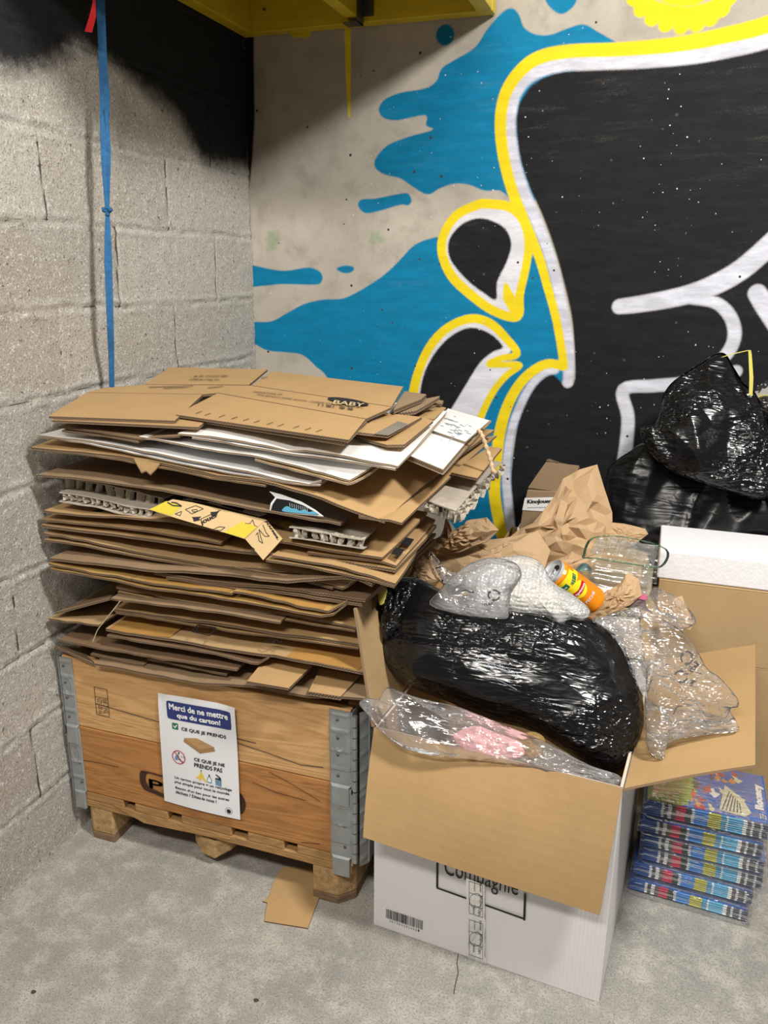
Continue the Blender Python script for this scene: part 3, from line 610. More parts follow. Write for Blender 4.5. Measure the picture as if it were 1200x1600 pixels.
pp([(148, 197), (165, 199), (164, 217), (149, 215)], 7, .0007); pp([(149, 188), (152, 186), (163, 193), (164, 198), (150, 195.5), (160, 195)], 2, .0007); pp([(149, 196), (164, 198), (164, 201), (149, 199)], 2, .0009)
ptx('Un carton propre = un recyclage', 35, 225, 156, 8, 2, .0009, .32); ptx('plus simple pour tout le monde.', 35, 237, 151, 8, 2, .0009, .32)
ptx("Besoin d'un bac pour les autres", 36, 253, 147, 8, 2, .0009, .32); ptx('déchets ? Dites-le nous !', 36, 264.5, 113, 8, 2, .0009, .32)
circ(181, 279, 8.6, 9.4, 2, .0006, 24); circ(181, 280, 0, 5.6, 2, .0006, 14); pp([(176, 274), (179, 276), (178, 279)], 2, .0008)
o = mb.build('sign_poster', mats_p); tag(o, 'white A4 poster asking for cardboard only, stuck on the pallet collars', 'poster')
# ------------------------------------------------------------------ the pile of flattened cartons
def board(mb, front, yf=-1.165, D=.72, dz=.01, bl=None, br=None, th=.005, nx_=26, ny_=8, sag=-.003, seed=0, m=(0, 1), crease=None, wob=.0018, fold=None):
    """a sheet of board: its front edge follows pixels seen on the plane y = yf, it runs D metres back"""
    yl, yr = (yf, yf) if not isinstance(yf, tuple) else yf
    u0, u1 = front[0][0], front[-1][0]
    Fp = [ony(p, yl+(yr-yl)*(p[0]-u0)/(u1-u0)) for p in front]
    d = np.concatenate([[0], np.cumsum([np.linalg.norm(Fp[i+1]-Fp[i]) for i in range(len(Fp)-1)])]); d /= d[-1]
    s = np.linspace(0, 1, nx_); Fp = np.array(Fp); FF = np.stack([np.interp(s, d, Fp[:, k]) for k in range(3)], 1)
    FF[:, 0] = np.maximum(FF[:, 0], .012)
    BL = np.array(bl, float) if bl is not None else FF[0]+np.array([.0, D, dz]); BR = np.array(br, float) if br is not None else FF[-1]+np.array([0.0, D, dz])
    BL[1] = min(BL[1], -.012); BR[1] = min(BR[1], -.012); t = np.linspace(0, 1, ny_)
    V = []
    for tt in t:
        for i, ss in enumerate(s):
            B = BL+(BR-BL)*ss; p = FF[i]*(1-tt)+B*tt; p = p+np.array([0, 0, sag*math.sin(math.pi*tt)])
            if fold and tt < fold: p[2] += 0
            V.append(p)
    V = np.array(V); V[:, 2] += wob*vnoise(V+seed*3.7, 7, seed)+wob*.6*vnoise(V+seed, 22, seed); V[:nx_, 1] += .003*vnoise(V[:nx_]+seed, 30, seed+3)
    n0 = len(V); V2 = V-np.array([0, 0, th]); Fc = grid(nx_, ny_)
    per_ = [i for i in range(nx_)]+[nx_*(j+1)-1 for j in range(1, ny_)]+[nx_*ny_-1-i for i in range(1, nx_)]+[nx_*j for j in range(ny_-2, 0, -1)]
    side = [(per_[i-1], per_[i-1]+n0, per_[i]+n0, per_[i]) for i in range(len(per_))]
    ln_ = [0]
    uv = [[(0, 0)]*4]*(2*len(Fc)); acc = 0
    for i in range(len(per_)):
        l = float(np.linalg.norm(V[per_[i]]-V[per_[i-1]])); uv.append([(acc, 1), (acc, 0), (acc+l, 0), (acc+l, 1)]); acc += l
    mb.add(np.vstack([V, V2]), Fc+[tuple(n0+i for i in reversed(f)) for f in Fc]+side, [m[0]]*(2*len(Fc))+[m[1]]*len(side), uv)
    return FF
def poly(mb, pts, pl=None, th=.006, m=(0, 1), z0=None):
    """flat piece of board, outline seen in pixels on a tilted plane (point, normal) or at given depths"""
    if pl is None: P = [ony(p[:2], p[2]) for p in pts]
    else: P = [onp(p, *pl) for p in pts]
    P = [np.array([max(p[0], .01), min(p[1], -.01), p[2]]) for p in P]
    a = sum(np.cross(P[i], P[(i+1) % len(P)]) for i in range(len(P)))
    if a[2] < 0: P = P[::-1]
    mb.prism([p-np.array([0, 0, th]) for p in P][::1], (0, 0, th), m[0], m[1]); return P
def pl_(z, b_=.08, c=0.0): return ((.4, -1.165, z), (-c, -b_, 1))
GP = 'flattened cartons piled on the wooden collars'
def carton(label, parts, mats, name='flattened_carton', cat='flattened cardboard box', group=GP):
    """parts: (part name, kind, args, kwargs)"""
    first = MB(); tmp = []
    for pn, fn_, a, kw in parts:
        mb = MB(); fn_(mb, *a, **kw); tmp.append((pn, mb))
    V = np.vstack([np.vstack(mb.v) for _, mb in tmp])
    root = thing(name, label, cat, ((V[:, 0].min()+V[:, 0].max())/2, (V[:, 1].min()+V[:, 1].max())/2, V[:, 2].min()), group)
    return root, [mb.build(pn, mats, root) for pn, mb in tmp]
def B(pn, front, **kw): return (pn, board, (front,), kw)
def Q(pn, pts, **kw): return (pn, poly, (pts,), kw)
KM = lambda i, j=None: [K[i], EDGE, K[j if j is not None else i], M_TAPE]
def board_up(mb, front, **kw):   # packing tape stuck along a board's front edge
    board(mb, front, **kw); mb.v[-1][:, 2] += .0011
T = pl_(1.172)
# topmost box: middle strip, four flaps, lower layer
r, ps = carton('big brown box printed BABY in a black oval, topmost on the pile', [
    Q('flap', [(76, 650), (273, 657), (317, 616), (136, 613)], pl=pl_(1.170)),
    Q('flap', [(226, 600), (265, 574), (418, 577), (389, 601)], pl=pl_(1.171)),
    Q('flap', [(394, 602), (425, 580), (630, 604), (612, 635)], pl=pl_(1.171)),
    Q('side_panel', [(136, 612.5), (164, 606), (226, 601), (391, 602.5), (612, 636), (572, 654), (340, 613.5), (318, 615.5)], pl=pl_(1.1715)),
    Q('flap', [(275, 647.5), (545, 687), (571, 655), (340, 614.5)], pl=pl_(1.173)),
    Q('flap', [(82, 656), (310, 667), (322, 657), (120, 626)], pl=pl_(1.1625)),
    Q('flap', [(322, 658), (540, 692), (574, 657), (345, 632)], pl=pl_(1.1645))], KM(0))
def tp(px, e=.0012): return onp(px, (.4, -1.165, 1.1735+e), (0, -.08, 1))
mb = MB(); c0, ax, ay = (544, 627), (32, 5.2), (-2, 4.2)
mb.add([tp((c0[0]+ax[0]*math.cos(a)+ay[0]*math.sin(a), c0[1]+ax[1]*math.cos(a)+ay[1]*math.sin(a))) for a in np.linspace(0, 2*math.pi, 33)[:-1]], [list(range(32))], 0)
puttext(mb, 'BABY', lambda a, b_, k=0: tp((520+a*47+b_*3, 630.5+a*5-b_*5.5), .002+.0001*k), 0, 0, 1, 1, 1, .01)
for st, u, v, wd, ht, sl in (('BABY FOAM CARE PRODUCTS', 494, 629, 72, 2.2, .125), ('SSENSATIONS OF', 395, 612.5, 45, 2, .11), ('HOUSEHOLD PAPER GOODS 1250', 401, 617, 92, 2, .13), ('66 DE 1512-LG1-000', 302, 589, 52, 3, -.01), ('LORR/64.17540 TO', 295, 593.5, 46, 2.6, .02)):
    puttext(mb, st, (lambda u, v, wd, ht, sl: lambda a, b_, k=0: tp((u+a*wd+b_*ht*.9, v+a*wd*sl-b_*ht), .0005))(u, v, wd, ht, sl), 0, 0, 1, 1, 2)
for k in range(26):
    u = 497+k*2.1; 
    if k in (0, 25) or rnd.random() > .35: mb.add([tp(p) for p in ((u, 633+.13*(k*2.1)), (u+1.1, 633.1+.13*(k*2.1)), (u+2.2, 637-4+.13*(k*2.1)), (u+1.1, 633-.2-4+4+.13*(k*2.1)-4))], [(0, 1, 2, 3)], 2)
for k in range(11):
    u = 300+k*19+rnd.random()*6; v = 645.5+k*2.85; mb.add([tp(p, .0015) for p in ((u, v), (u+10, v-3.5), (u+10.6, v-3), (u+.6, v+.5))], [(0, 1, 2, 3)], 2)
for u, v, l in ((232, 604, 70), (255, 606, 40), (325, 605, 24), (408, 590, 10)): mb.add([tp(p) for p in ((u, v), (u+l, v-2), (u+l, v-1.4), (u, v+.8))], [(0, 1, 2, 3)], 2)
o = mb.build('print', [M_INK, mat('print_buff', (.5, .38, .22), .6), M_INKB], r)
# small brown boxes under its right end
carton('small brown box with a grey tape strip, under the right end of the topmost box', [
    Q('flap', [(554, 674), (606, 680), (659, 651.5), (602, 645)], pl=((.8, -1.0, 1.17), (.15, -.02, 1))),
    Q('flap', [(552, 681), (604, 694.5), (632, 694), (677, 657), (660, 651)], pl=((.8, -1.0, 1.148), (0, -.05, 1))),
    Q('tape', [(585, 677.5), (607, 680), (639, 663), (622, 658)], pl=((.8, -1.0, 1.1712), (.15, -.02, 1)), th=.0005, m=(2, 2))], [K[0], EDGE, mat('grey_tape', (.20, .17, .13), .35)])
carton('narrow brown slab with a folded flap, below the right corner of the topmost box', [
    Q('panel', [(608, 647), (650, 641), (685, 621), (687, 618.5), (640, 628), (628, 637)], pl=((.8, -.8, 1.172), (-.05, -.05, 1)), th=.009),
    Q('flap', [(611, 645), (640, 642), (681, 633.5), (660, 631)], pl=((.8, -.8, 1.16), (0, -.05, 1)))], KM(1))
carton('brown box end showing a printed line, at the rear right top of the pile', [
    Q('panel', [(615, 640), (658, 623), (666, 616), (632, 611), (622, 625)], pl=((.75, -.75, 1.19), (0, -.05, 1)), th=.01),
    Q('flap', [(655, 628), (690, 631), (693, 626), (665, 622)], pl=((.75, -.7, 1.16), (0, -.05, 1)))], KM(1))
carton('brown flattened box just in front of the white box with handwriting', [
    Q('panel', [(640, 648), (678, 655), (697, 637), (660, 629)], pl=((.85, -.8, 1.145), (0, -.05, 1)), th=.008)], KM(0))
WM = [M_WHITE, EDGEW, K[0]]
carton('white box with its glued flap, uppermost of the white ones in the pile', [
    B('panel', [(278, 676), (330, 681), (380, 689), (455, 704), (470, 702), (550, 714), (622, 729)], br=onz((698, 642), 1.15), D=.6, dz=.02, m=(0, 1), th=.004),
    B('panel', [(300, 683), (380, 695), (455, 708), (560, 722), (618, 733)], br=onz((696, 648), 1.142), D=.6, dz=.02, m=(0, 1), th=.004, seed=3)], WM)
carton('white box with a scribbled white flap, at the right of the pile', [
    Q('panel', [(636, 710), (692, 733), (727, 692), (670, 673)], pl=((.95, -1.0, 1.108), (0, -.04, 1)), th=.012),
    Q('flap', [(671, 671), (727, 690), (765, 657), (700, 638)], pl=((.95, -1.0, 1.115), (0, -.04, 1)), th=.004),
    Q('lower_panel', [(640, 718), (693, 739), (736, 692), (768, 657), (700, 650)], pl=((.95, -1.0, 1.088), (0, -.04, 1)), th=.004, m=(2, 1))], WM)
mb = MB(); o_ = [ob for ob in bpy.data.objects if ob.get('label', '').startswith('white box with a scribbled')][0]
fl = lambda px: onp(px, (.95, -1.0, 1.1158), (0, -.04, 1))
for k in range(34):
    u = 712+rnd.gauss(0, 11); v = 668+(u-712)*.28+rnd.gauss(0, 7); l = rnd.uniform(3, 9); a = rnd.choice((-.9, .3, .35))
    mb.add([fl(p) for p in ((u, v), (u+l, v+l*a), (u+l, v+l*a+.9), (u, v+.9))], [(0, 1, 2, 3)])
for u, v in ((692, 652), (700, 655), (695, 660)): mb.add([fl(p) for p in ((u, v), (u+16, v+4), (u+16, v+5), (u, v+1))], [(0, 1, 2, 3)])
mb.build('print', mat('grey_scribble', (.30, .33, .38), .6), o_)
carton('white box with a long bright front edge and curling lower liner, in the pile', [
    B('panel', [(217, 681), (280, 692), (340, 704), (397, 711), (470, 728), (546, 750)], br=onz((597, 716), 1.125), D=.5, th=.004),
    B('liner', [(398, 716), (450, 731), (500, 744), (546, 756), (556, 752)], br=onz((600, 722), 1.115), D=.45, m=(2, 1), th=.004, seed=4)], WM)
carton('grey-brown box with a torn edge at the left, directly under the topmost box', [
    B('panel', [(91, 665), (150, 672), (217, 684), (280, 680)], D=.5, th=.004), B('panel', [(96, 672), (150, 679), (216, 690)], D=.45, th=.004, seed=9)], KM(1))
carton('white box whose left half is grey card, lowest of the white ones', [
    B('panel', [(60, 679), (140, 687), (240, 706), (340, 727), (385, 735), (440, 748), (485, 756), (502, 750)], D=.5, th=.004, m=(0, 1)),
    B('panel', [(62, 682), (140, 692), (250, 716), (340, 735), (470, 757), (500, 757)], D=.5, th=.003, m=(0, 1), seed=5)], [M_WHITEG, EDGEW, K[1]])
carton('wide brown box with printed lines, its torn front edge hanging over a dark gap', [
    B('panel', [(49, 698), (130, 705), (205, 714), (260, 724), (340, 742), (420, 751), (500, 776), (560, 800), (600, 814)], br=onz((772, 672), 1.085), bl=(.02, -.45, 1.11), th=.006, sag=.008),
    B('lower_panel', [(75, 704), (150, 711), (250, 728), (330, 745), (415, 757)], D=.55, th=.004, dz=.0, seed=2),
    Q('torn_flap', [(209, 716, -1.168), (250, 724, -1.168), (244, 732, -1.17), (235, 741, -1.172), (228, 735, -1.172), (221, 738, -1.172), (214, 726, -1.17)], th=.003)], [K[0], EDGE, K[3]])
mb = MB(); g = lambda px: onp(px, (.8, -1.165, 1.0235), (0.02, -.13, 1))
carton('plain brown box below the wide printed one, showing its right edge', [
    B('panel', [(560, 806), (585, 810), (608, 812), (627, 817)], br=onz((776, 680), 1.06), D=.5, dz=.04, sag=.002)], KM(0))
carton('brown flap standing out at the far right behind the rope', [
    Q('flap', [(705, 738), (746, 747), (784, 700), (765, 697)], pl=((1.0, -.9, 1.04), (0, -.05, 1)))], KM(0))
rp = MB(); P = catmull([onp(p, (1.0, -.85, 1.1), (0, -1, .3)) for p in [(747, 671), (752, 678), (757, 690), (762, 705), (767, 720), (770, 735), (776, 739)]], 6, False)
rp.tube(P, [.0048+.0014*math.sin(i*1.7) for i in range(len(P))], 8)
o = rp.build('paper_rope', mat('twisted_paper', (.50, .36, .22), .8, var=.35, vs=120, bump=.4), smooth=True); tag(o, 'thin twisted paper rope dangling over the right end of the pile', 'rope')
# honeycomb boards
def honey(mb, front, yf, thk, D, bl=None, br=None, cells=12, seed=0, rag=.003, zt=.0):
    r_ = random.Random(seed)
    FF = board(mb, front, yf=yf, D=D, bl=bl, br=br, th=.0025, wob=.003, seed=seed, m=(0, 0))
    low = [(p[0], p[1]+thk) for p in front]; board(mb, low, yf=yf, D=D, bl=None if bl is None else (bl[0], bl[1], bl[2]-.03), br=None if br is None else (br[0], br[1], br[2]-.03), th=.0025, wob=.003, seed=seed+1, m=(0, 0))
    GG = FF.copy(); n = len(FF)
    for k in range(cells):
        s = (k+.5)/cells*(n-1); i = int(s); a = FF[i]*(1-(s-i))+FF[min(i+1, n-1)]*(s-i)
        w_ = np.linalg.norm(FF[-1]-FF[0])/cells; z1 = a[2]-.002; z0 = a[2]-thk*.00158+.004
        x0 = a[0]-w_*.5*r_.uniform(.55, .95); x1 = a[0]+w_*.5*r_.uniform(.5, .95); yb = a[1]+.012; xs = np.linspace(x0, x1, 5); ze = r_.uniform(-.3, .3)*w_
        V = [];
        for j, zz_ in enumerate(np.linspace(z0, z1, 4)):
            for i_, x_ in enumerate(xs): V.append((x_+ze*(j-1.5)/3, yb-.008*math.sin(math.pi*i_/4)+r_.uniform(-rag, rag), zz_))
        nn = len(V); V += [(x_, y_+.0015, z_) for x_, y_, z_ in V]; Fc = grid(5, 4); mb.add(V, [tuple(f) for f in Fc]+[tuple(nn+i for i in reversed(f)) for f in Fc], 0)
carton('honeycomb board with its cells showing, in the dark gap at the left of the pile', [
    ('panel', honey, ([(92, 768), (150, 777), (190, 788), (232, 795)], -1.15, 15, .4), dict(cells=13, seed=3, rag=.006))], [M_GREYB], name='honeycomb_board', cat='honeycomb board', group='honeycomb boards in the pile')
carton('tall-celled honeycomb board behind the gap, left part of the pile', [
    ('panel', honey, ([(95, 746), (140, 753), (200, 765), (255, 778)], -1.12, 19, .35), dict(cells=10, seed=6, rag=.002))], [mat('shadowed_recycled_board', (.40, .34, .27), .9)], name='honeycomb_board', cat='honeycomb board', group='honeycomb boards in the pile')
carton('pale torn honeycomb board end, at the middle right of the pile under the blue card', [
    ('panel', honey, ([(452, 824), (490, 828), (530, 836), (568, 841)], -1.168, 17, .3), dict(bl=ony((470, 800), -.95), br=ony((604, 812), -.92), cells=8, seed=8, rag=.005))], [M_GREYB], name='honeycomb_board', cat='honeycomb board', group='honeycomb boards in the pile')
def hon8(mb):
    pts = [(664, 781), (712, 798), (745, 760), (783, 722), (758, 716), (708, 740)]; P = poly(mb, pts, pl=((1.0, -.95, 1.0), (0, -.05, 1)), th=.003, m=(0, 0))
    P2 = poly(mb, [(p[0]-2, p[1]+15) for p in pts[:4]]+[(758, 738), (700, 765)], pl=((1.0, -.95, .975), (0, -.05, 1)), th=.003, m=(0, 0)); r_ = random.Random(5)
    edge = [onp(p, (1.0, -.95, .998), (0, -.05, 1)) for p in [(668, 784), (690, 791), (712, 799), (728, 783), (745, 763), (765, 743), (784, 724)]]; edge = catmull(edge, 5, False)
    for k, e in enumerate(edge):
        q = e+np.array([r_.uniform(-.004, .008), r_.uniform(-.006, .004), -.012]); a = r_.uniform(0, 3.1); s_ = r_.uniform(.007, .014); h_ = r_.uniform(.012, .03)
        V = [];
        for j in range(4):
            for i in range(4): t_ = (i/3-.5); V.append(q+np.array([math.cos(a)*t_*2*s_+.003*math.sin(i*2+j), math.sin(a)*t_*2*s_+.004*math.cos(j*2+i), (j/3-.5)*h_+r_.uniform(-.002, .002)]))
        n_ = len(V); V = V+[v+np.array([.0012, .0012, .0]) for v in V]; g4 = grid(4, 4); mb.add(V, [tuple(f) for f in g4]+[tuple(n_+i for i in reversed(f)) for f in g4], 0)
carton('crumpled honeycomb board sticking out at the right above the kraft paper', [('panel', hon8, (), {})], [M_GREYB], name='honeycomb_board', cat='honeycomb board', group='honeycomb boards in the pile')
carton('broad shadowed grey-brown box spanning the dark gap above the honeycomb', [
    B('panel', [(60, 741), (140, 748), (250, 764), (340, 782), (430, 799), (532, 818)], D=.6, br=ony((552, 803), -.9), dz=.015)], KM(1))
carton('thin printed card sheet behind the yellow-patched strip', [
    Q('sheet', [(285, 780), (325, 785), (405, 806), (416, 803), (410, 798), (300, 776)], pl=((.6, -1.16, .958), (0, -.1, 1)), th=.001, m=(0, 0)),
    Q('print', [(300, 781), (322, 785), (330, 782), (305, 778)], pl=((.6, -1.16, .9588), (0, -.1, 1)), th=.0004, m=(1, 1)),
    Q('print', [(345, 790), (378, 799), (384, 794), (352, 786)], pl=((.6, -1.16, .9588), (0, -.1, 1)), th=.0004, m=(1, 1))], [M_WHITE, M_INKB], name='printed_card', cat='card', group=None)
cb = MB(); root = thing('printed_card', 'curled printed card with blue clouds on black poking out of the pile', 'card', ony((465, 795), -1.16))
Pc = [(421, 799), (423, 786), (430, 777), (421, 768), (440, 773), (470, 784), (492, 797), (505, 807), (480, 805), (450, 802)]
P = [ony(p, -1.158) for p in Pc]; cb.prism(P, (0, .002, 0)); cb.build('sheet', M_WHITEG, root)
cb = MB(); P = [ony(p, -1.1600) for p in [(423, 798), (426, 788), (432, 779), (452, 782), (474, 790), (490, 799), (498, 804), (450, 801)]]; cb.prism(P, (0, .001, 0)); cb.build('print', mat('card_black', (.012, .014, .018), .3), root)
cb = MB(); P = [ony(p, -1.1605) for p in catmull([(442, 799), (444, 793), (449, 791), (455, 794), (463, 795), (468, 798), (476, 796), (482, 800), (490, 799), (496, 804), (470, 802)], 3)]; cb.prism(P, (0, .0004, 0)); cb.build('clouds', mat('card_blue', (.12, .42, .62), .3), root)
cb = MB()
for k in range(9): u = 452+k*3.4; cb.prism([ony(p, -1.1608) for p in ((u, 786+k*.9), (u+.8, 786+k*.9), (u+1.5, 792+k*.9), (u+.8, 792+k*.9))], (0, .0004, 0))
cb.build('lettering', mat('card_grey', (.45, .47, .5), .4), root)
# kraft strip with yellow patches
root = thing('printed_board_strip', 'pale kraft strip with yellow patches and line drawings hanging from the pile', 'printed strip', ony((340, 830), -1.2))
SA = ((.55, -1.195, .93), (.1, -.8, .6)); SB = ((.55, -1.21, .93), (.35, -.9, .3))
M_STRIP = kraft('kraft_strip', (.60, .43, .22)); M_YP = mat('yellow_patch', (.56, .45, .03), .6, var=.1)
mb = MB(); mb.prism([onp(p, *SA) for p in [(232, 796), (270, 780), (300, 785), (360, 799), (415, 812), (382, 842), (330, 826), (280, 811)]], (0, .003, -.001)); mb.build('panel', M_STRIP, root)
mb = MB(); mb.prism([onp(p, *SB) for p in [(415, 812.5), (441, 842), (411, 875), (383, 842)]], (0, .003, -.001)); mb.build('folded_end', M_STRIP, root)
sa = lambda px, k=0: onp(px, *SA)+np.array([0, -.0006-.0001*k, .0003]); sb_ = lambda px, k=0: onp(px, *SB)+np.array([0, -.0008-.0001*k, .0003])
mb = MB(); mb.add([sa(p) for p in [(234, 796), (260, 783), (284, 790), (268, 806)]], [(0, 1, 2, 3)]); mb.build('yellow_patch', M_YP, root); mb = MB(); mb.add([sa(p) for p in [(350, 832), (378, 815), (402, 823), (383, 841)]], [(0, 1, 2, 3)]); mb.build('yellow_patch', M_YP, root)
mb = MB()
def stroke(mb, pts, f, wd=1.0, m=0):
    for a, c in zip(pts[:-1], pts[1:]):
        a = np.array(a, float); c = np.array(c, float); n = np.array([-(c-a)[1], (c-a)[0]]); n = n/max(1e-6, np.linalg.norm(n))*wd/2; mb.add([f(a-n), f(c-n), f(c+n), f(a+n)], [(0, 1, 2, 3)], m)
stroke(mb, [(262, 785), (270, 790), (284, 791), (276, 786), (268, 785)], lambda p: sa(p, 1), 2.2)
stroke(mb, [(290, 796), (306, 790), (318, 795), (300, 803), (290, 796)], lambda p: sa(p, 1)); stroke(mb, [(300, 797), (308, 796), (309, 799), (302, 800), (300, 797)], lambda p: sa(p, 1))
stroke(mb, [(274, 803), (284, 799), (282, 806), (274, 803)], lambda p: sa(p, 1)); stroke(mb, [(300, 808), (312, 812), (325, 806), (345, 797)], lambda p: sa(p, 1))
for u, v in ((303, 812), (331, 804)): mb.add([sa(p, 1) for p in ((u-2, v-4), (u+12, v-5), (u+7, v), (u+10, v+1), (u, v+3))], [(0, 1, 2, 3, 4)])
puttext(mb, 'jouer', lambda a, b_, k=0: sa((316+a*26+b_*-3, 822-a*13-b_*9), 1), 0, 0, 1, 1, 0, .02)
stroke(mb, [(334, 827), (343, 823), (352, 824), (345, 829), (334, 828)], lambda p: sa(p, 1)); stroke(mb, [(383, 818), (391, 818), (395, 812), (398, 821), (402, 823)], lambda p: sa(p, 1))
stroke(mb, [(400, 836), (403, 832), (405, 845), (411, 849), (408, 840), (405, 828)], sb_, 1); stroke(mb, [(405, 827), (414, 838), (421, 838), (416, 832), (411, 820)], sb_, 1); stroke(mb, [(394, 855), (398, 858), (395, 862), (392, 860)], sb_, 1)
puttext(mb, 'jouer', lambda a, b_, k=0: sb_((419+a*20+b_*-7, 813+a*30+b_*1), 1), 0, 0, 1, .9, 0, .02)
mb.build('print', M_INK, root)
carton('kraft offcut with a yellow patch, next to the torn honeycomb end', [
    Q('panel', [(418, 812), (452, 826), (462, 818), (430, 810)], pl=((.7, -1.16, .938), (0, -.1, 1)), th=.004),
    Q('patch', [(436, 818), (450, 824), (461, 818), (446, 814)], pl=((.7, -1.16, .9385), (0, -.1, 1)), th=.0005, m=(2, 2))], [K[0], EDGE, M_YP])
# lower boxes of the pile, from the top down: label, parts, material
TP = lambda front, **kw: ('tape', board_up, (front,), dict(dict(th=.0006, m=(3, 3), sag=0), **kw))
LOW = [
 ('brown box directly under the honeycomb, its left flap printed black', [
    B('panel', [(69, 797), (127, 804), (200, 808), (265, 813), (440, 845), (525, 860), (598, 870)], br=onz((668, 800), .96), D=.45)], 0),
 ('brown box with two small black stickers near its right corner', [
    B('flap', [(64, 811), (142, 818), (230, 829), (305, 841), (345, 848)], D=.5),
    B('flap', [(480, 862), (540, 870), (600, 878), (619, 884)], br=onz((680, 812), .94), D=.45),
    B('lower_panel', [(65, 820), (150, 830), (235, 842), (340, 856), (500, 872), (618, 890)], br=onz((682, 820), .93), D=.5, dz=.006, th=.007)], 0),
 ('long brown box whose right corner reaches farthest out above the black bag', [
    B('panel', [(425, 866), (470, 874), (515, 881), (570, 896), (618, 911)], br=onz((652, 858), .895), D=.4),
    B('panel', [(415, 873), (485, 884), (570, 903), (616, 915)], br=onz((650, 864), .89), D=.35, th=.005, seed=2)], 0),
 ('brown box curving from the left edge to a cut end mid-pile', [
    B('flap', [(65, 831), (120, 841), (200, 859)], D=.5), B('flap', [(200, 859), (340, 883), (420, 889), (465, 893), (541, 911)], br=onz((560, 897), .87), D=.35),
    B('lower_panel', [(64, 842), (120, 849), (200, 865), (330, 888), (462, 901), (535, 918)], br=onz((560, 903), .865), D=.45, dz=.004, th=.005, seed=4)], 3),
 ('brown box with a short pale tab at its right end', [
    B('panel', [(78, 872), (128, 876), (240, 889), (330, 893), (440, 907), (552, 900), (582, 913)], D=.4, br=(.88, -.75, .88), th=.007)], 1),
 ('brown box with a raised front flap starting a hand in from the left', [
    B('flap', [(129, 874), (180, 884), (240, 888), (330, 892), (368, 893)], D=.4), B('flap', [(367, 886), (430, 897), (505, 914), (520, 918)], D=.3)], 0),
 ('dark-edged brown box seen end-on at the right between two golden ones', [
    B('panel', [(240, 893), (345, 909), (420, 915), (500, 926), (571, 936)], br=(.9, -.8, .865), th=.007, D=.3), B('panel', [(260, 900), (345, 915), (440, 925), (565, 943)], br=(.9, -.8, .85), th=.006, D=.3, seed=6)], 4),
 ('golden-brown box taped along its front, upper of the two', [
    B('flap', [(75, 880), (140, 893), (205, 905)], D=.5), B('flap', [(206, 905), (280, 916), (340, 924), (363, 927)], D=.5), TP([(225, 908), (280, 916), (340, 924), (358, 926)], D=.05, dz=.001),
    B('flap', [(365, 924), (420, 933), (470, 946), (515, 954), (537, 941)], D=.3, br=(.84, -.9, .83)), TP([(372, 926), (420, 933), (470, 946), (505, 952)], D=.04, dz=.002),
    B('lower_panel', [(78, 888), (150, 900), (210, 914), (320, 930), (366, 938), (420, 946), (515, 963), (536, 946)], D=.5, br=(.85, -.8, .81), dz=.004, seed=7)], 2),
 ('brown box beginning a third of the way along', [
    B('flap', [(181, 917), (230, 926), (282, 937)], D=.45), B('flap', [(282, 937), (360, 949), (447, 959), (500, 968), (556, 980)], D=.45),
    B('lower_panel', [(184, 924), (240, 936), (282, 942), (400, 960), (555, 986)], D=.45, dz=.004, th=.004, seed=8)], 0),
 ('brown box with its left flap tilted up off the pile', [
    Q('flap', [(86, 957, -1.165), (130, 930, -1.0), (184, 922, -1.0), (172, 934, -1.16)]),
    B('panel', [(173, 934), (250, 944), (335, 955), (437, 972)], D=.45, th=.005)], 1),
 ('brown box with a ragged torn front edge across the middle of the pile', [
    B('panel', [(177, 951), (230, 959), (280, 965), (360, 976), (450, 990), (561, 1004)], D=.5, th=.007, wob=.003),
    B('lower_panel', [(180, 957), (280, 972), (360, 985), (450, 996), (560, 1012)], D=.5, dz=.002, th=.004, seed=3)], 0),
 ('brown box with the drawn rectangle and sign on its broad front flap', [
    B('flap', [(75, 966), (115, 971), (155, 976)], D=.5, th=.005),
    B('flap', [(165, 982), (220, 992), (267, 998), (360, 1014), (442, 1026), (500, 1036), (566, 1050)], D=.5, th=.007), TP([(170, 983), (220, 992), (264, 997)], D=.07, dz=.001), TP([(448, 1027), (500, 1036), (560, 1048)], D=.07, dz=.001)], 3),
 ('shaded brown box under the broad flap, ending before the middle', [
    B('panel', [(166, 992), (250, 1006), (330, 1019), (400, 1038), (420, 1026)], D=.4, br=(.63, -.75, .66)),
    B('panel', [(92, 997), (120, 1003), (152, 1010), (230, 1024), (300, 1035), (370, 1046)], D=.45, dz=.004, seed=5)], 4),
 ('brown box with a steeply sloping short left flap, just above the collar', [
    Q('flap', [(87, 1009, -1.165), (145, 1036, -1.16), (158, 1016, -1.0), (110, 1000, -1.0)]),
    B('flap', [(141, 1021), (180, 1030), (224, 1039)], D=.3), B('flap', [(230, 1028), (300, 1042), (354, 1054)], D=.3)], 1),
 ('brown box lying on the rim of the upper collar', [
    B('panel', [(146, 1036), (200, 1046), (297, 1064), (400, 1072), (480, 1086), (572, 1090)], D=.5, dz=.01, th=.006)], 1),
 ('tan square flap pointing forward at the bottom of the pile, nearer the middle', [
    Q('flap', [(386, 1064), (451, 1075), (487, 1040), (415, 1028)], pl=((.6, -1.15, .622), (0, -.1, 1)))], 0),
 ('tan square flap pointing forward at the bottom of the pile, by the right bracket', [
    Q('flap', [(482, 1080), (532, 1088), (562, 1056), (500, 1044)], pl=((.75, -1.15, .598), (0, -.1, 1)), th=.01)], 0)]
def yfr(i): return -1.160+.016*math.sin(i*2.6)+.004*math.cos(i*1.3)
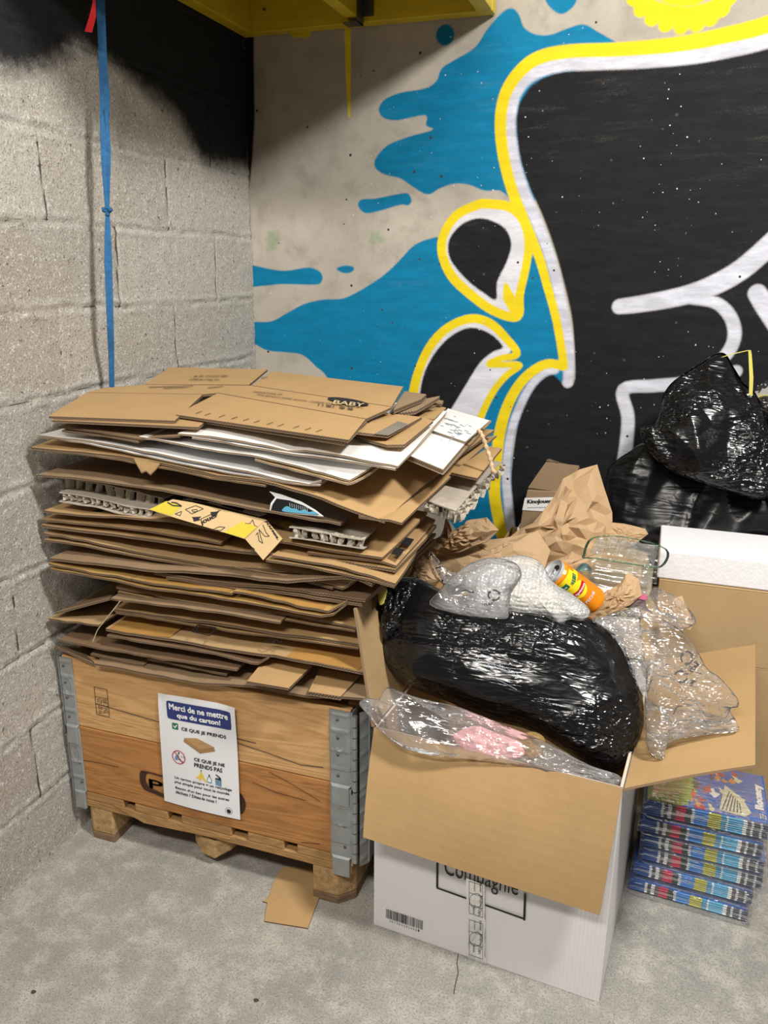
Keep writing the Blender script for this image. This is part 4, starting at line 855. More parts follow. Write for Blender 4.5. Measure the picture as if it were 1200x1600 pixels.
for i, (lab, parts, mi) in enumerate(LOW):
    ps = []
    for pn, fn_, a, kw in parts:
        kw = dict(kw)
        if fn_ in (board, board_up): kw.setdefault('yf', yfr(i)); kw.setdefault('seed', i)
        ps.append((pn, fn_, a, kw))
    r_, obs = carton(lab, ps, KM(mi))
    if 'two small black stickers' in lab:
        for c in ((636, 846), (621, 862)):
            mb = MB(); f = lambda p: onp(p, (.9, -1.1, .930), (0, -.09, 1))
            mb.prism([f(p) for p in ((c[0]-10, c[1]+3), (c[0]+4, c[1]+7), (c[0]+11, c[1]-3), (c[0]-2, c[1]-6))], (0, 0, .0008)); mb.build('black_sticker', M_INK, r_)
    if 'drawn rectangle' in lab:
        mb = MB(); f = lambda p: onp(p, (.5, -1.165, .6935), (0.02, -.03, 1))
        stroke(mb, [(300, 987), (309, 976), (337, 981), (328, 993), (300, 987)], f, 1.6); stroke(mb, [(304, 987), (311, 979.5), (312, 979.6)], f, 1)
        stroke(mb, [(414, 1000), (420, 1005), (431, 1001), (426, 999), (419, 999)], f, 1.4); stroke(mb, [(431, 999), (437, 1005), (440, 1001)], f, 1.4)
        mb.build('print', M_INK, r_)
    if 'under the honeycomb' in lab:
        mb = MB(); f = lambda p: onp(p, (.2, -1.165, .9335), (0, -.02, 1)); mb.prism([f(p) for p in ((143, 799), (160, 801), (178, 797), (160, 794))], (0, 0, .0006)); mb.build('print', M_INK, r_)
# the lower filling of the collars
for k in range(7):
    z = .165+k*.052
    rt = thing('flattened_carton', 'brown box lying flat inside the wooden collars', 'flattened cardboard box', (.413, -.6, z), 'flattened cartons inside the collars')
    mb = MB(); mb.prism([(CX0+.03, CY+.035, z), (CX1-.03, CY+.035, z), (CX1-.03, CY+CD-.06-.02*k, z+.01), (CX0+.03, CY+CD-.06-.02*k, z+.01)], (0, 0, .008), 0, 1); mb.build('panel', KM(0), rt)
    mb = MB(); mb.prism([(CX0+.03, CY+.04, z+.02), (CX1-.03, CY+.04, z+.02), (CX1-.03, CY+CD-.08-.02*k, z+.03), (CX0+.03, CY+CD-.08-.02*k, z+.03)], (0, 0, .008), 0, 1); mb.build('flap', KM(0), rt)
# string and dropped piece on the floor
mb = MB(); mb.tube(catmull([ony(p, -1.19) for p in [(188, 939), (181, 948), (165, 968), (154, 982), (150, 990), (145, 1003)]], 4, False), .0011, 5)
o = mb.build('string', mat('pale_string', (.55, .46, .33), .8)); tag(o, 'thin pale string stretched down the left front of the pile', 'string')
mb = MB(); mb.prism([onz(p, .0) for p in [(442, 1356), (470, 1357), (505, 1359), (502, 1395), (481, 1452), (413, 1441), (418, 1412), (410, 1410), (419, 1404), (430, 1375)]], (0, 0, .004), 0, 1)
o = mb.build('cardboard_scrap', [K[0], EDGE]); tag(o, 'torn flat piece of brown cardboard on the floor beneath the collar', 'cardboard piece')
# ------------------------------------------------------------------ soft things: bags, paper and film
NF = (.1, -.75, .65)
def blob(mb, pts, pl, T, Tb=None, na=120, nr=44, e=2.2, disp=None, c=None, m=0, n=5, twist=None):
    """closed crumpled solid: outline on a tilted plane, swelling T in front and Tb behind"""
    Tb = T if Tb is None else Tb; Nn = np.array(pl[1], float); Nn /= np.linalg.norm(Nn)
    Bd = catmull([onp(p, *pl) for p in pts], n)
    d = np.concatenate([[0], np.cumsum(np.linalg.norm(np.diff(np.vstack([Bd, Bd[:1]]), axis=0), axis=1))])
    s = np.linspace(0, d[-1], na+1)[:-1]; Bc = np.vstack([Bd, Bd[:1]]); R = np.stack([np.interp(s, d, Bc[:, k]) for k in range(3)], 1)
    C = onp(c, *pl) if c is not None else R.mean(0)
    V = []; T_ = []; sides = []
    for sgn, th in ((1, T), (-1, Tb)):
        for j in range(nr):
            t = (j/(nr-1)); t = t if sgn > 0 else t
            tt = math.sin(t*math.pi/2)**.85; h = th*max(0, 1-tt**e)**.5
            for i in range(na): V.append(C+(R[i]-C)*tt+Nn*sgn*h); T_.append(tt)
    V = np.array(V); T_ = np.array(T_)
    if disp is not None:
        D = disp(V); D = D if D.ndim == 2 else D[:, None]*Nn
        sg = np.concatenate([np.ones(na*nr), -np.ones(na*nr)])[:, None]
        if disp(V[:2]).ndim == 1: V = V+D*sg*(1-.7*T_[:, None]**10)
        else: V = V+D
    k = na*nr; V[k+(nr-1)*na:k+nr*na] = V[(nr-1)*na:nr*na]
    Fc = []
    for j in range(nr-1):
        for i in range(na):
            a, b_, c_, d_ = j*na+i, j*na+(i+1) % na, (j+1)*na+(i+1) % na, (j+1)*na+i
            Fc.append((a, d_, c_, b_) if j else (a, d_, c_)); Fc.append(((k+a), k+b_, k+c_, k+d_) if j else (k+a, k+c_, k+d_))
    mb.add(V, Fc, m); return V
def safe(V): return V
def smooth_by(o, ang=.6):
    o.data.polygons.foreach_set('use_smooth', [True]*len(o.data.polygons)); return o
def weld(o, dist=.0001, sm=True, clampf=None):
    import bmesh
    bm = bmesh.new(); bm.from_mesh(o.data); bmesh.ops.remove_doubles(bm, verts=bm.verts, dist=dist); bmesh.ops.recalc_face_normals(bm, faces=bm.faces); bm.to_mesh(o.data); bm.free()
    o.data.polygons.foreach_set('use_smooth', [sm]*len(o.data.polygons)); return o
def crumple(a, s, seed, aniso=None):
    M_ = np.eye(3) if aniso is None else np.array(aniso)
    def f(V): Z = V@M_.T; return a*(facet(Z, s, seed)-.35)+a*.6*(facet(Z, s*2.3, seed+4)-.35)+a*.25*vnoise(Z, s*6, seed)
    return f
def pleat(a, s, d, k, seed):
    """folds of film running along direction d"""
    d = np.array(d, float)/np.linalg.norm(d); A_ = np.eye(3)-np.outer(d, d)*(1-1/k)
    def f(V): Z = V@A_.T; return a*(.5-ridge(Z, s, seed)*2)+a*.5*(.5-ridge(Z, s*2.2, seed+5)*2)+a*.6*(facet(V, s*.8, seed+2)-.4)
    return f
def wrinkle_height(nt, s1, L):
    """creased film: two sets of stretched ridges, in patches"""
    tc = N(nt, 'ShaderNodeTexCoord'); outs = []
    for rot, st, k in (((.3, .5, .6), (1, 6, 6), 1.0), ((.9, -.4, -.7), (1.2, 7, 7), .7), ((0, 0, 0), (1, 1, 1), 1.6)):
        mp = N(nt, 'ShaderNodeMapping', inp={'Scale': st, 'Rotation': rot}); L(tc.outputs['Object'], mp.inputs[0])
        w1 = N(nt, 'ShaderNodeTexNoise', inp={'Scale': s1*k*.5, 'Detail': 2, 'Roughness': .5, 'Distortion': .5}); L(mp.outputs[0], w1.inputs[0])
        outs.append(math_(nt, 'ABSOLUTE', math_(nt, 'SUBTRACT', w1.outputs[0], .5)))
    pm = N(nt, 'ShaderNodeTexNoise', inp={'Scale': 7, 'Detail': 2}); L(tc.outputs['Object'], pm.inputs[0]); pq = ramp(nt, pm.outputs[0], .40, .58)
    vo = N(nt, 'ShaderNodeTexVoronoi', feature='DISTANCE_TO_EDGE', inp={'Scale': s1*2.2}); L(tc.outputs['Object'], vo.inputs[0])
    h = math_(nt, 'ADD', math_(nt, 'MULTIPLY', outs[0], -2.2), math_(nt, 'MULTIPLY', outs[1], -1.6))
    fine = math_(nt, 'ADD', math_(nt, 'MULTIPLY', outs[2], -2.4), math_(nt, 'MULTIPLY', math_(nt, 'MINIMUM', vo.outputs[0], .2), 1.3))
    return math_(nt, 'ADD', math_(nt, 'MULTIPLY', h, math_(nt, 'ADD', math_(nt, 'MULTIPLY', pq, .75), .25)), math_(nt, 'MULTIPLY', fine, pq)), pm.outputs[0]
def plastic(name, c, rough=.16, s1=26, strength=.8, spec=.6):
    m, nt, b = newmat(name); L = nt.links.new; h, _ = wrinkle_height(nt, s1, L)
    bp = N(nt, 'ShaderNodeBump', inp={'Strength': strength, 'Distance': .006}); L(h, bp.inputs['Height'])
    b.inputs['Base Color'].default_value = c4(c); b.inputs['Roughness'].default_value = rough; b.inputs['Specular IOR Level'].default_value = spec; L(bp.outputs[0], b.inputs['Normal']); return m
def film(name, tint=(1, 1, 1), milk=.08, gloss=1.0, s1=40, strength=.9, rough=.09, milkc=(.85, .86, .88), st=(1, 1, 1)):
    m = bpy.data.materials.new(name); m.use_nodes = True; nt = m.node_tree; nt.nodes.clear(); L = nt.links.new
    out = N(nt, 'ShaderNodeOutputMaterial'); tr = N(nt, 'ShaderNodeBsdfTransparent'); tr.inputs[0].default_value = c4(tint)
    gl = N(nt, 'ShaderNodeBsdfGlossy'); gl.inputs['Roughness'].default_value = rough; gl.inputs[0].default_value = (1, 1, 1, 1)
    di = N(nt, 'ShaderNodeBsdfDiffuse'); di.inputs[0].default_value = c4(milkc); tl = N(nt, 'ShaderNodeBsdfTranslucent'); tl.inputs[0].default_value = c4(milkc)
    h, pmo = wrinkle_height(nt, s1, L)
    bp = N(nt, 'ShaderNodeBump', inp={'Strength': strength, 'Distance': .005}); L(h, bp.inputs['Height'])
    for n_ in (gl, di, tl): L(bp.outputs[0], n_.inputs['Normal'])
    fr = N(nt, 'ShaderNodeFresnel', inp={'IOR': 1.5}); L(bp.outputs[0], fr.inputs['Normal'])
    m1 = N(nt, 'ShaderNodeMixShader', inp={0: .5}); L(di.outputs[0], m1.inputs[1]); L(tl.outputs[0], m1.inputs[2])
    mk = math_(nt, 'MULTIPLY', ramp(nt, pmo, .2, .8), milk*2)
    m2 = N(nt, 'ShaderNodeMixShader'); L(mk, m2.inputs[0]); L(tr.outputs[0], m2.inputs[1]); L(m1.outputs[0], m2.inputs[2])
    m3 = N(nt, 'ShaderNodeMixShader'); L(math_(nt, 'MULTIPLY', fr.outputs[0], gloss, True), m3.inputs[0]); L(m2.outputs[0], m3.inputs[1]); L(gl.outputs[0], m3.inputs[2])
    L(m3.outputs[0], out.inputs[0]); return m
M_BAG = plastic('black_bin_liner', (.0045, .0045, .0055), .20, 17, 1.0, .5); M_BAG2 = plastic('black_bin_liner_dull', (.005, .005, .0065), .30, 8, .5, .4)
M_CLEAR = film('clear_polythene', (.97, .97, .97), .10, 1.2, s1=24, strength=1.0); M_MILK = film('cloudy_polythene', (.95, .95, .96), .19, 1.1, s1=20, strength=1.0)
M_PAPER = kraft('kraft_wrapping_paper', (.50, .335, .185))
# white carton with open flaps
HB = .532
bA, bB = np.array([.874, -1.172, 0]), np.array([1.397, -1.212, 0]); dv = np.array([.047, .565, 0]); bC, bD = bB+dv, bA+dv
ux = (bB-bA)/np.linalg.norm(bB-bA); uy = dv/np.linalg.norm(dv); Z = np.array([0, 0, 1.])
root = thing('open_carton', 'large open white carton with a barcode and framed lettering, brown inside, on the floor', 'cardboard box', (bA+bC)/2)
def wallp(name, a, b, inn, z0=.0, z1=HB, th=.006):
    mb = MB(); inn = np.array(inn)*th; P = [a+Z*z0, b+Z*z0, b+Z*z1, a+Z*z1]; n = 4
    V = P+[p+inn for p in P]
    mb.add(V, [(0, 1, 2, 3), (7, 6, 5, 4), (0, 4, 5, 1), (1, 5, 6, 2), (2, 6, 7, 3), (3, 7, 4, 0)], [0, 1, 2, 2, 2, 2]); return mb.build(name, [M_CARTW, K[0], EDGEW], root, fix=True, bevel=.0015)
m, nt, b = newmat('white_liner_board'); L = nt.links.new; M_CARTW = m
tc = N(nt, 'ShaderNodeTexCoord'); wv = N(nt, 'ShaderNodeTexWave', bands_direction='X', inp={'Scale': 38, 'Distortion': .4}); L(tc.outputs['Object'], wv.inputs[0])
nz = N(nt, 'ShaderNodeTexNoise', inp={'Scale': 5, 'Detail': 6}); L(tc.outputs['Object'], nz.inputs[0]); L(mixc(nt, nz.outputs[0], (.72, .70, .70), (.80, .78, .79)), b.inputs['Base Color'])
bp = N(nt, 'ShaderNodeBump', inp={'Strength': .12, 'Distance': .002}); L(math_(nt, 'ADD', wv.outputs['Fac'], math_(nt, 'MULTIPLY', nz.outputs[0], 4)), bp.inputs['Height']); L(bp.outputs[0], b.inputs['Normal']); b.inputs['Roughness'].default_value = .42
fw = wallp('front_wall', bA, bB, uy); wallp('side_wall', bB+uy*.007, bC-uy*.007, -ux); wallp('side_wall', bA+uy*.007, bD-uy*.007, ux); wallp('back_wall', bD, bC, -uy)
mb = MB(); P = [bA+ux*.007+uy*.007, bB-ux*.007+uy*.007, bC-ux*.007-uy*.007, bD+ux*.007-uy*.007]; mb.prism([p+Z*.001 for p in P], (0, 0, .006)); mb.build('bottom', K[0], root)
def flap(name, P, off, mats=None, bend=None):
    """P: hinge a, hinge b, outer b, outer a; off: thickness vector towards the white side"""
    mb = MB(); P = [np.array(p) for p in P]; nu_, nv_ = 14, 12; V = []
    for j in range(nv_):
        for i in range(nu_):
            s, t = i/(nu_-1), j/(nv_-1); p = P[0]*(1-s)*(1-t)+P[1]*s*(1-t)+P[2]*s*t+P[3]*(1-s)*t
            if bend is not None: p = p+np.array(bend)*math.sin(math.pi*t*.9)*(1-.3*math.cos(6*s))
            V.append(p)
    n0 = len(V); off = np.array(off); V2 = [v+off for v in V]; Fc = grid(nu_, nv_)
    per_ = [i for i in range(nu_)]+[nu_*(j+1)-1 for j in range(1, nv_)]+[nu_*nv_-1-i for i in range(1, nu_)]+[nu_*j for j in range(nv_-2, 0, -1)]
    mb.add(V+V2, [tuple(f) for f in Fc]+[tuple(n0+i for i in reversed(f)) for f in Fc]+[(per_[i-1], per_[i-1]+n0, per_[i]+n0, per_[i]) for i in range(len(per_))],
           [0]*len(Fc)+[1]*len(Fc)+[2]*len(per_), None)
    return mb.build(name, mats or [K[0], M_CARTW, EDGE], root, fix=True)
fo = [ony((568, 1307), -1.262), ony((937.5, 1429), -1.262)]
flap('flap', [bA+Z*(HB+.001)-uy*.004, bB+Z*(HB+.001)-uy*.004, fo[1], fo[0]], uy*.006, bend=-uy*.012)
hB, hC = bB+Z*(HB+.001), bC+Z*(HB+.001); rb_, rf_ = onp((1180, 1008), (0, 0, .615), (0, 0, 1)), onp((1180, 1196), (0, 0, .615), (0, 0, 1))
flap('flap', [hB+ux*.003, hC+ux*.003, rb_, rf_], (0, 0, -.006), bend=(0, 0, .006))
flap('flap', [bD+Z*HB-ux*.002, bA+Z*HB-ux*.002, ony((556, 952), -1.168), ony((588, 923), -.93)], ux*-.006, mats=[K[3], M_CARTW, EDGE])
flap('flap', [bC+Z*HB+uy*.003, bD+Z*HB+uy*.003, bD+Z*(HB+.13)+uy*.2, bC+Z*(HB+.13)+uy*.2], uy*.006)
# print on the front wall
fp_ = lambda px, k=0, e=.0009: onp(px, bA-uy*(e+.00006*k), uy)
mb = MB()
for a, c in (((683.5, 1340), (683, 1387)), ((682, 1387), (820, 1436)), ((819, 1438), (820.5, 1396))): ln(mb, a, c, .0048, 0, fp_)
mb.build('lettering_frame', M_INK, fw)
# lettering runs along the wall: origin at its lower left
O_ = fp_((694, 1367)); E_ = fp_((809, 1401)); wd_ = np.linalg.norm(E_-O_)
mb = MB(); puttext(mb, 'Compagnie', lambda a, b_, k=0: O_+(E_-O_)*a+Z*b_+np.array([0, 0, -.0]), 0, -.012, 1, .058, 0, 0); mb.build('lettering', M_INK, fw)
mb = MB(); r_ = random.Random(11); u = 0
q0, q1 = fp_((603, 1434)), fp_((660, 1453)); 
while u < 1:
    w_ = r_.choice((.008, .012, .02)); w_ = min(w_, 1-u); a = q0+(q1-q0)*u; c = q0+(q1-q0)*(u+w_); mb.add([a, c, c+Z*.026, a+Z*.026], [(0, 1, 2, 3)]); u += w_+r_.choice((.008, .012, .02))
mb.build('barcode', M_INK, fw)
mb = MB()
for k, ch in enumerate('3070033024661'): puttext(mb, ch, lambda a, b_, kk=0, k=k: q0+(q1-q0)*(.1+.065*k+a)+Z*(-.009+b_), 0, 0, .034, .0062, 0)
mb.build('barcode_digits', M_INK, fw)
M_CT = film('clear_parcel_tape', (.93, .93, .92), .33, .8, s1=4, strength=.1, rough=.15); mb = MB()
T4 = [fp_(p, 0, .0016) for p in [(728, 1372), (757, 1383), (760, 1507), (731, 1497)]]; mb.prism(T4, uy*.0004); tp_ = mb.build('parcel_tape', M_CT, fw)
M_TP = mat('tape_print', (.12, .12, .14), .5); mb = MB(); ft = lambda p: fp_(p, 0, .0021)
def rect(mb, u0, v0, u1, v1, sl=.33, f=ft, wd=.0009):
    Pq = [(u0, v0), (u1, v0+(u1-u0)*sl), (u1, v1+(u1-u0)*sl), (u0, v1)]
    for i in range(4): ln(mb, Pq[i], Pq[(i+1) % 4], wd, 0, f)
for v in (1377, 1437):
    rect(mb, 733, v, 754, v+55-5*(v < 1400)); rect(mb, 733, v+18, 754, v+36)
    a = np.linspace(0, 2*math.pi, 25); stroke(mb, [(743.5+10*math.cos(t), v+30.5+11*math.sin(t)) for t in a], ft, .7)
    for st, u, vv, hgt_, l in (('jouer', 748, v+2, 5, 16), ('compagnie', 740, v+2, 3, 14), ('Jeujou', 748, v+22, 6, 18), ("d'Ours", 747, v+41, 6, 13), ('Maison', 739, v+38, 3.5, 13), ('Comme Boutique et Compagnie', 756.5, v+14, 2.4, 46)):
        puttext(mb, st, (lambda u, vv, hgt_, l: lambda a, b_, k=0: ft((u+b_*hgt_, vv+a*l+(u-733)*.0)))(u, vv, hgt_, l), 0, 0, 1, 1, 0)
mb.build('tape_print', M_TP, fw)
# carton behind it, carrying the loose rubbish
def simple_carton(name, label, x0, x1, y0, y1, z0, z1, mk=K[0], group=None, flaps=True, closed=False):
    r = thing(name, label, 'cardboard box', ((x0+x1)/2, (y0+y1)/2, z0), group); t = .005
    for n_, a, b_ in (('front_wall', (x0, y0, z0), (x1, y0+t, z1)), ('back_wall', (x0, y1-t, z0), (x1, y1, z1)), ('side_wall', (x0, y0+t+.001, z0), (x0+t, y1-t-.001, z1)), ('side_wall', (x1-t, y0+t+.001, z0), (x1, y1-t-.001, z1)), ('bottom', (x0+t, y0+t+.001, z0+.001), (x1-t, y1-t-.001, z0+t))):
        mb = MB(); mb.box(a, b_); mb.build(n_, mk, r, bevel=.001)
    if closed:
        for ya, yb_ in ((y0, (y0+y1)/2-.001), ((y0+y1)/2+.001, y1)): mb = MB(); mb.box((x0, ya, z1+.0005), (x1, yb_, z1+t)); mb.build('flap', mk, r, bevel=.001)
    return r
simple_carton('carton', 'brown carton behind the white carton, heaped with kraft paper and packaging', .96, 1.415, -.40, -.04, 0, .66)
simple_carton('carton', 'tall brown carton at the right edge, standing on another carton behind the magazines', 1.437, 2.05, -.50, -.05, .491, .70, K[3], closed=True)
simple_carton('carton', 'brown carton on the floor at the right edge, partly hidden by the magazines', 1.437, 2.05, -.50, -.05, 0, .485, K[3], closed=True)
m_eps = mat('polystyrene_foam', (.80, .80, .82), .75, var=.04, vs=90, bump=.5, bs=150); m_eps2 = m_eps
mb = MB(); mb.box((1.43, -.495, .7065), (2.04, -.26, .785)); o = mb.build('foam_block', m_eps, bevel=.004); tag(o, 'white polystyrene foam block lying on top of the tall brown carton', 'foam block')
# black bag on the white carton
PB = ((1.12, -.98, .66), (.08, -.78, .62))
mb = MB(); dsp = pleat(.011, 5.5, (.82, .1, -.42), 3.5, 21)
blob(mb, [(594, 985), (592, 960), (600, 930), (615, 910), (640, 903), (668, 912), (700, 932), (735, 947), (800, 952), (870, 957), (925, 968), (962, 992), (988, 1030), (1002, 1078), (1006, 1130), (992, 1170), (968, 1207), (920, 1196), (870, 1165), (825, 1140), (760, 1122), (700, 1096), (640, 1072), (604, 1042), (592, 1012)], PB, .10, .13, 260, 90, 2.6, lambda V: dsp(V)+.0035*(.5-2*ridge(V@np.diag([.5, 1, 1.3]), 16, 3)))
V = mb.v[0]; inside = V[:, 2] < HB+.01; 
o = weld(mb.build('rubbish_bag', M_BAG)); tag(o, 'full black bin bag lying across the open white carton', 'bin bag')
mb = MB(); PG = lambda p: onp(p, (1.12, -1.083, .70), (.08, -.78, .62))
root = o
# neck of the bag, upper left
mb = MB(); blob(mb, [(596, 985), (598, 940), (610, 915), (640, 905), (655, 915), (648, 945), (625, 980), (605, 1000)], ((.9, -1.02, .72), NF), .035, .03, 90, 30, 2, crumple(.013, 24, 8))
ob = weld(mb.build('gathered_neck', M_BAG, root))
# black bags against the wall
mb = MB(); d1 = pleat(.018, 7, (.2, .1, 1), 3, 2)
blob(mb, [(948, 790), (948, 742), (960, 722), (984, 705), (1010, 690), (1060, 690), (1140, 700), (1240, 720), (1290, 800), (1290, 870), (1150, 905), (1000, 900), (958, 860), (952, 820)], ((1.45, -.16, .85), (.05, -.95, .3)), .07, .11, 200, 60, 3, d1)
o = weld(mb.build('rubbish_bag', M_BAG2)); tag(o, 'dull black bin bag against the wall, lowest of the wall bags, behind the foam block', 'bin bag')
mb = MB(); d2 = lambda V: pleat(.016, 6, (-.5, .1, .9), 3.4, 33)(V)+.012*(facet(V, 8, 6)-.4)
blob(mb, [(1000, 672), (1022, 664), (1032, 640), (1036, 618), (1050, 598), (1075, 580), (1098, 566), (1120, 553), (1134, 555), (1146, 575), (1162, 600), (1178, 612), (1192, 640), (1215, 690), (1225, 740), (1210, 770), (1185, 780), (1150, 770), (1095, 752), (1050, 735), (1015, 705)], ((1.53, -.26, 1.03), (.05, -.85, .45)), .06, .09, 240, 90, 2.4, d2, c=(1110, 680))
o = weld(mb.build('rubbish_bag', M_BAG)); tag(o, 'shiny black bin bag tapering to a tied top with a yellow tie', 'bin bag')
mb = MB(); P = [ony(p, -.22) for p in [(1128, 558), (1145, 553), (1171, 547), (1172, 553), (1174, 590), (1173, 618)]]
ribbon(mb, P[:3], [.004, .008, .007], .0012, .0); ribbon(mb, [P[2]+np.array([0, -.001, 0]), P[3], P[4], P[5]], [.007, .008, .010, .009], .0012, .0)
mb.build('yellow_tie', mat('yellow_drawstring', (.58, .54, .12), .5), o)
mb = MB(); blob(mb, [(1172, 625), (1190, 618), (1225, 622), (1290, 660), (1300, 740), (1240, 790), (1212, 760), (1195, 700), (1180, 655)], ((1.68, -.2, 1.05), (.0, -.9, .4)), .05, .08, 120, 50, 2.4, pleat(.013, 10, (0, .1, 1), 2.5, 12))
o = weld(mb.build('rubbish_bag', M_BAG)); tag(o, 'black bin bag cut off by the right edge, beside the yellow-tied one', 'bin bag')
root = thing('parcel_scrap', 'grey scrap with black lettering and a yellow strip on top of the rightmost bag', 'scrap', ony((1190, 612), -.17))
mb = MB(); mb.prism([ony(p, -.17) for p in [(1176, 616), (1190, 600), (1215, 596), (1212, 615), (1190, 622)]], (0, .003, 0)); mb.build('sheet', mat('grey_print_paper', (.33, .32, .30), .6), root)
mb = MB(); mb.prism([ony(p, -.172) for p in [(1180, 623), (1188, 616), (1215, 618), (1215, 628), (1192, 624)]], (0, .002, 0)); mb.build('strip', mat('dull_yellow_strip', (.42, .38, .12), .6), root)
mb = MB(); ft2 = frame(ony((1184, 614), -.172), ony((1204, 600), -.172), ony((1180, 603), -.172)); puttext(mb, '90', ft2, 0, 0, .9, .7, 0, .05); mb.build('lettering', M_INK, root)
# flat black bag/film on the cartons, in front of the wall
mb = MB(); blob(mb, [(965, 850), (1000, 820), (1040, 800), (1120, 790), (1250, 790), (1260, 850), (1130, 868), (1030, 875), (1022, 930), (1000, 930), (960, 900)], ((1.48, -.2, .74), (0, -.8, .6)), .035, .05, 140, 40, 3, pleat(.01, 9, (1, 0, 0), 2.5, 41), c=(1040, 840))
o = weld(mb.build('bin_liner', M_BAG2)); tag(o, 'flat black plastic sheet between the foam block and the wall bags', 'plastic sheet')
# small printed box
root = thing('small_carton', 'small half-crushed brown box with a white KinoJouer label, against the wall', 'cardboard box', (1.065, -.14, .70))
KP = lambda p, y=-.17: ony(p, y)
def kb(mb, pts, y, off, m=0): mb.prism([KP(p, y) for p in pts], off, m)
mb = MB(); kb(mb, [(812, 826), (816, 800), (824, 766), (868, 768), (905, 775), (905, 830)], -.17, (0, .12, 0)); mb.build('body', K[1], root, bevel=.002)
mb = MB(); kb(mb, [(825, 762), (840, 740), (853, 722), (905, 728), (898, 745), (880, 769)], -.165, (0, .004, 0)); mb.build('lid', K[1], root)
mb = MB(); kb(mb, [(853, 720), (857, 719), (903, 735), (905, 732)], -.16, (0, .02, 0)); mb.build('lid_edge', K[4], root)
mb = MB(); kb(mb, [(816, 797), (820, 778), (866, 777), (862, 800)], -.1725, (0, .0008, 0)); mb.build('label', M_WHITE, root)
mb = MB(); kf = frame(KP((824, 788.5), -.1732), KP((864, 787.5), -.1732), KP((824.5, 780.5), -.1732)); puttext(mb, 'KinoJouer', kf, 0, 0, .92, 1, 0, .012); puttext(mb, 'www.kinojouer.fr', kf, 0, -.75, .9, .3, 0); mb.build('lettering', M_INK, root)
mb = MB(); mb.prism([(1.0, -.165, .685), (1.12, -.165, .685), (1.12, -.05, .685), (1.0, -.05, .685)], (0, 0, .012)); mb.build('base', M_WHITE, root)
# kraft paper
def creased(mb, pts, pl, T, c=None, seed=0, a=.012, na=34, nr=9, thick=.004):
    """a crumpled sheet: coarse planes meeting in sharp creases, front and back skins"""
    Nn = np.array(pl[1], float); Nn /= np.linalg.norm(Nn); r_ = random.Random(seed)
    Bd = [onp(p, *pl) for p in pts]; Bd = np.array(Bd+[Bd[0]]); d = np.concatenate([[0], np.cumsum(np.linalg.norm(np.diff(Bd, axis=0), axis=1))])
    kk = sorted(set([round(x/d[-1]*na) % na for x in d])); s_ = np.linspace(0, d[-1], na+1)[:-1]
    for x in d[:-1]: s_[int(round(x/d[-1]*na)) % na] = x
    R_ = np.stack([np.interp(s_, d, Bd[:, k]) for k in range(3)], 1); C = onp(c, *pl) if c is not None else R_.mean(0)
    A1 = np.cross(Nn, [0, 0, 1.]); A1 /= np.linalg.norm(A1); A2 = np.cross(Nn, A1); step = np.linalg.norm(R_-C, axis=1).mean()/nr
    V = [C+Nn*T]
    for j in range(1, nr+1):
        for i in range(na):
            t = j/nr; p = C+(R_[i]-C)*t
            w_ = 0 if j == nr else 1
            p = p+w_*(A1*r_.uniform(-.45, .45)+A2*r_.uniform(-.45, .45))*step*.8+Nn*(T*(1-t*t)+(a*(r_.random()-.5)*2 if j < nr else a*.8*(r_.random()-.5)))
            V.append(p)
    V = np.array(V); V = V+Nn*(vnoise(V+seed, 9, seed)*a*1.2)[:, None]
    n0 = len(V); V2 = V-Nn*thick; Fc = [(0, 1+i, 1+(i+1) % na) for i in range(na)]
    for j in range(nr-1):
        for i in range(na):
            p, q = 1+j*na+i, 1+j*na+(i+1) % na; u, v = p+na, q+na
            Fc += [(p, u, v), (p, v, q)] if r_.random() < .5 else [(p, u, q), (q, u, v)]
    rim = [1+(nr-1)*na+i for i in range(na)]
    mb.add(np.vstack([V, V2]), Fc+[tuple(n0+i for i in reversed(f)) for f in Fc]+[(rim[i], rim[i]+n0, rim[(i+1) % na]+n0, rim[(i+1) % na]) for i in range(na)])
def paper(label, pts, pl, T, c=None, seed=0, a=.012, s=13, na=34, nr=9, name='kraft_paper'):
    mb = MB(); creased(mb, pts, pl, T, c, seed, a*.62, max(14, na//3 if na > 60 else na), max(5, nr//5 if nr > 20 else nr)); o = mb.build(name, M_PAPER, fix=True)
    md = o.modifiers.new('soften', 'BEVEL'); md.width = .0025; md.segments = 2; md.limit_method = 'ANGLE'; md.angle_limit = .15
    tag(o, label, 'wrapping paper'); return o
paper('tall crumpled sheet of kraft paper standing in front of the small printed box', [(790, 862), (797, 838), (812, 826), (832, 818), (850, 797), (866, 775), (868, 756), (880, 747), (905, 734), (933, 726), (941, 742), (944, 762), (957, 800), (957, 815), (948, 838), (952, 868), (925, 882), (890, 893), (850, 888), (815, 878)], ((1.18, -.36, .83), (.15, -.9, .4)), .03, (875, 825), 3, .022, 11, 22, 6)
paper('low wide fold of kraft paper to the left of the crumpled sheet', [(672, 866), (690, 855), (735, 845), (790, 840), (840, 830), (860, 860), (850, 892), (790, 905), (757, 893), (735, 908), (715, 912), (692, 892)], ((1.02, -.55, .74), (.1, -.8, .6)), .035, (770, 872), 5, .010, 9, 20, 5)
paper('kraft paper peak pressed against the right end of the pile', [(652, 860), (668, 848), (688, 838), (698, 805), (706, 830), (735, 812), (760, 808), (778, 828), (760, 845), (720, 862), (692, 866), (672, 868), (664, 880)], ((.97, -.6, .82), (-.2, -.9, .45)), .03, (712, 845), 9, .012, 14)
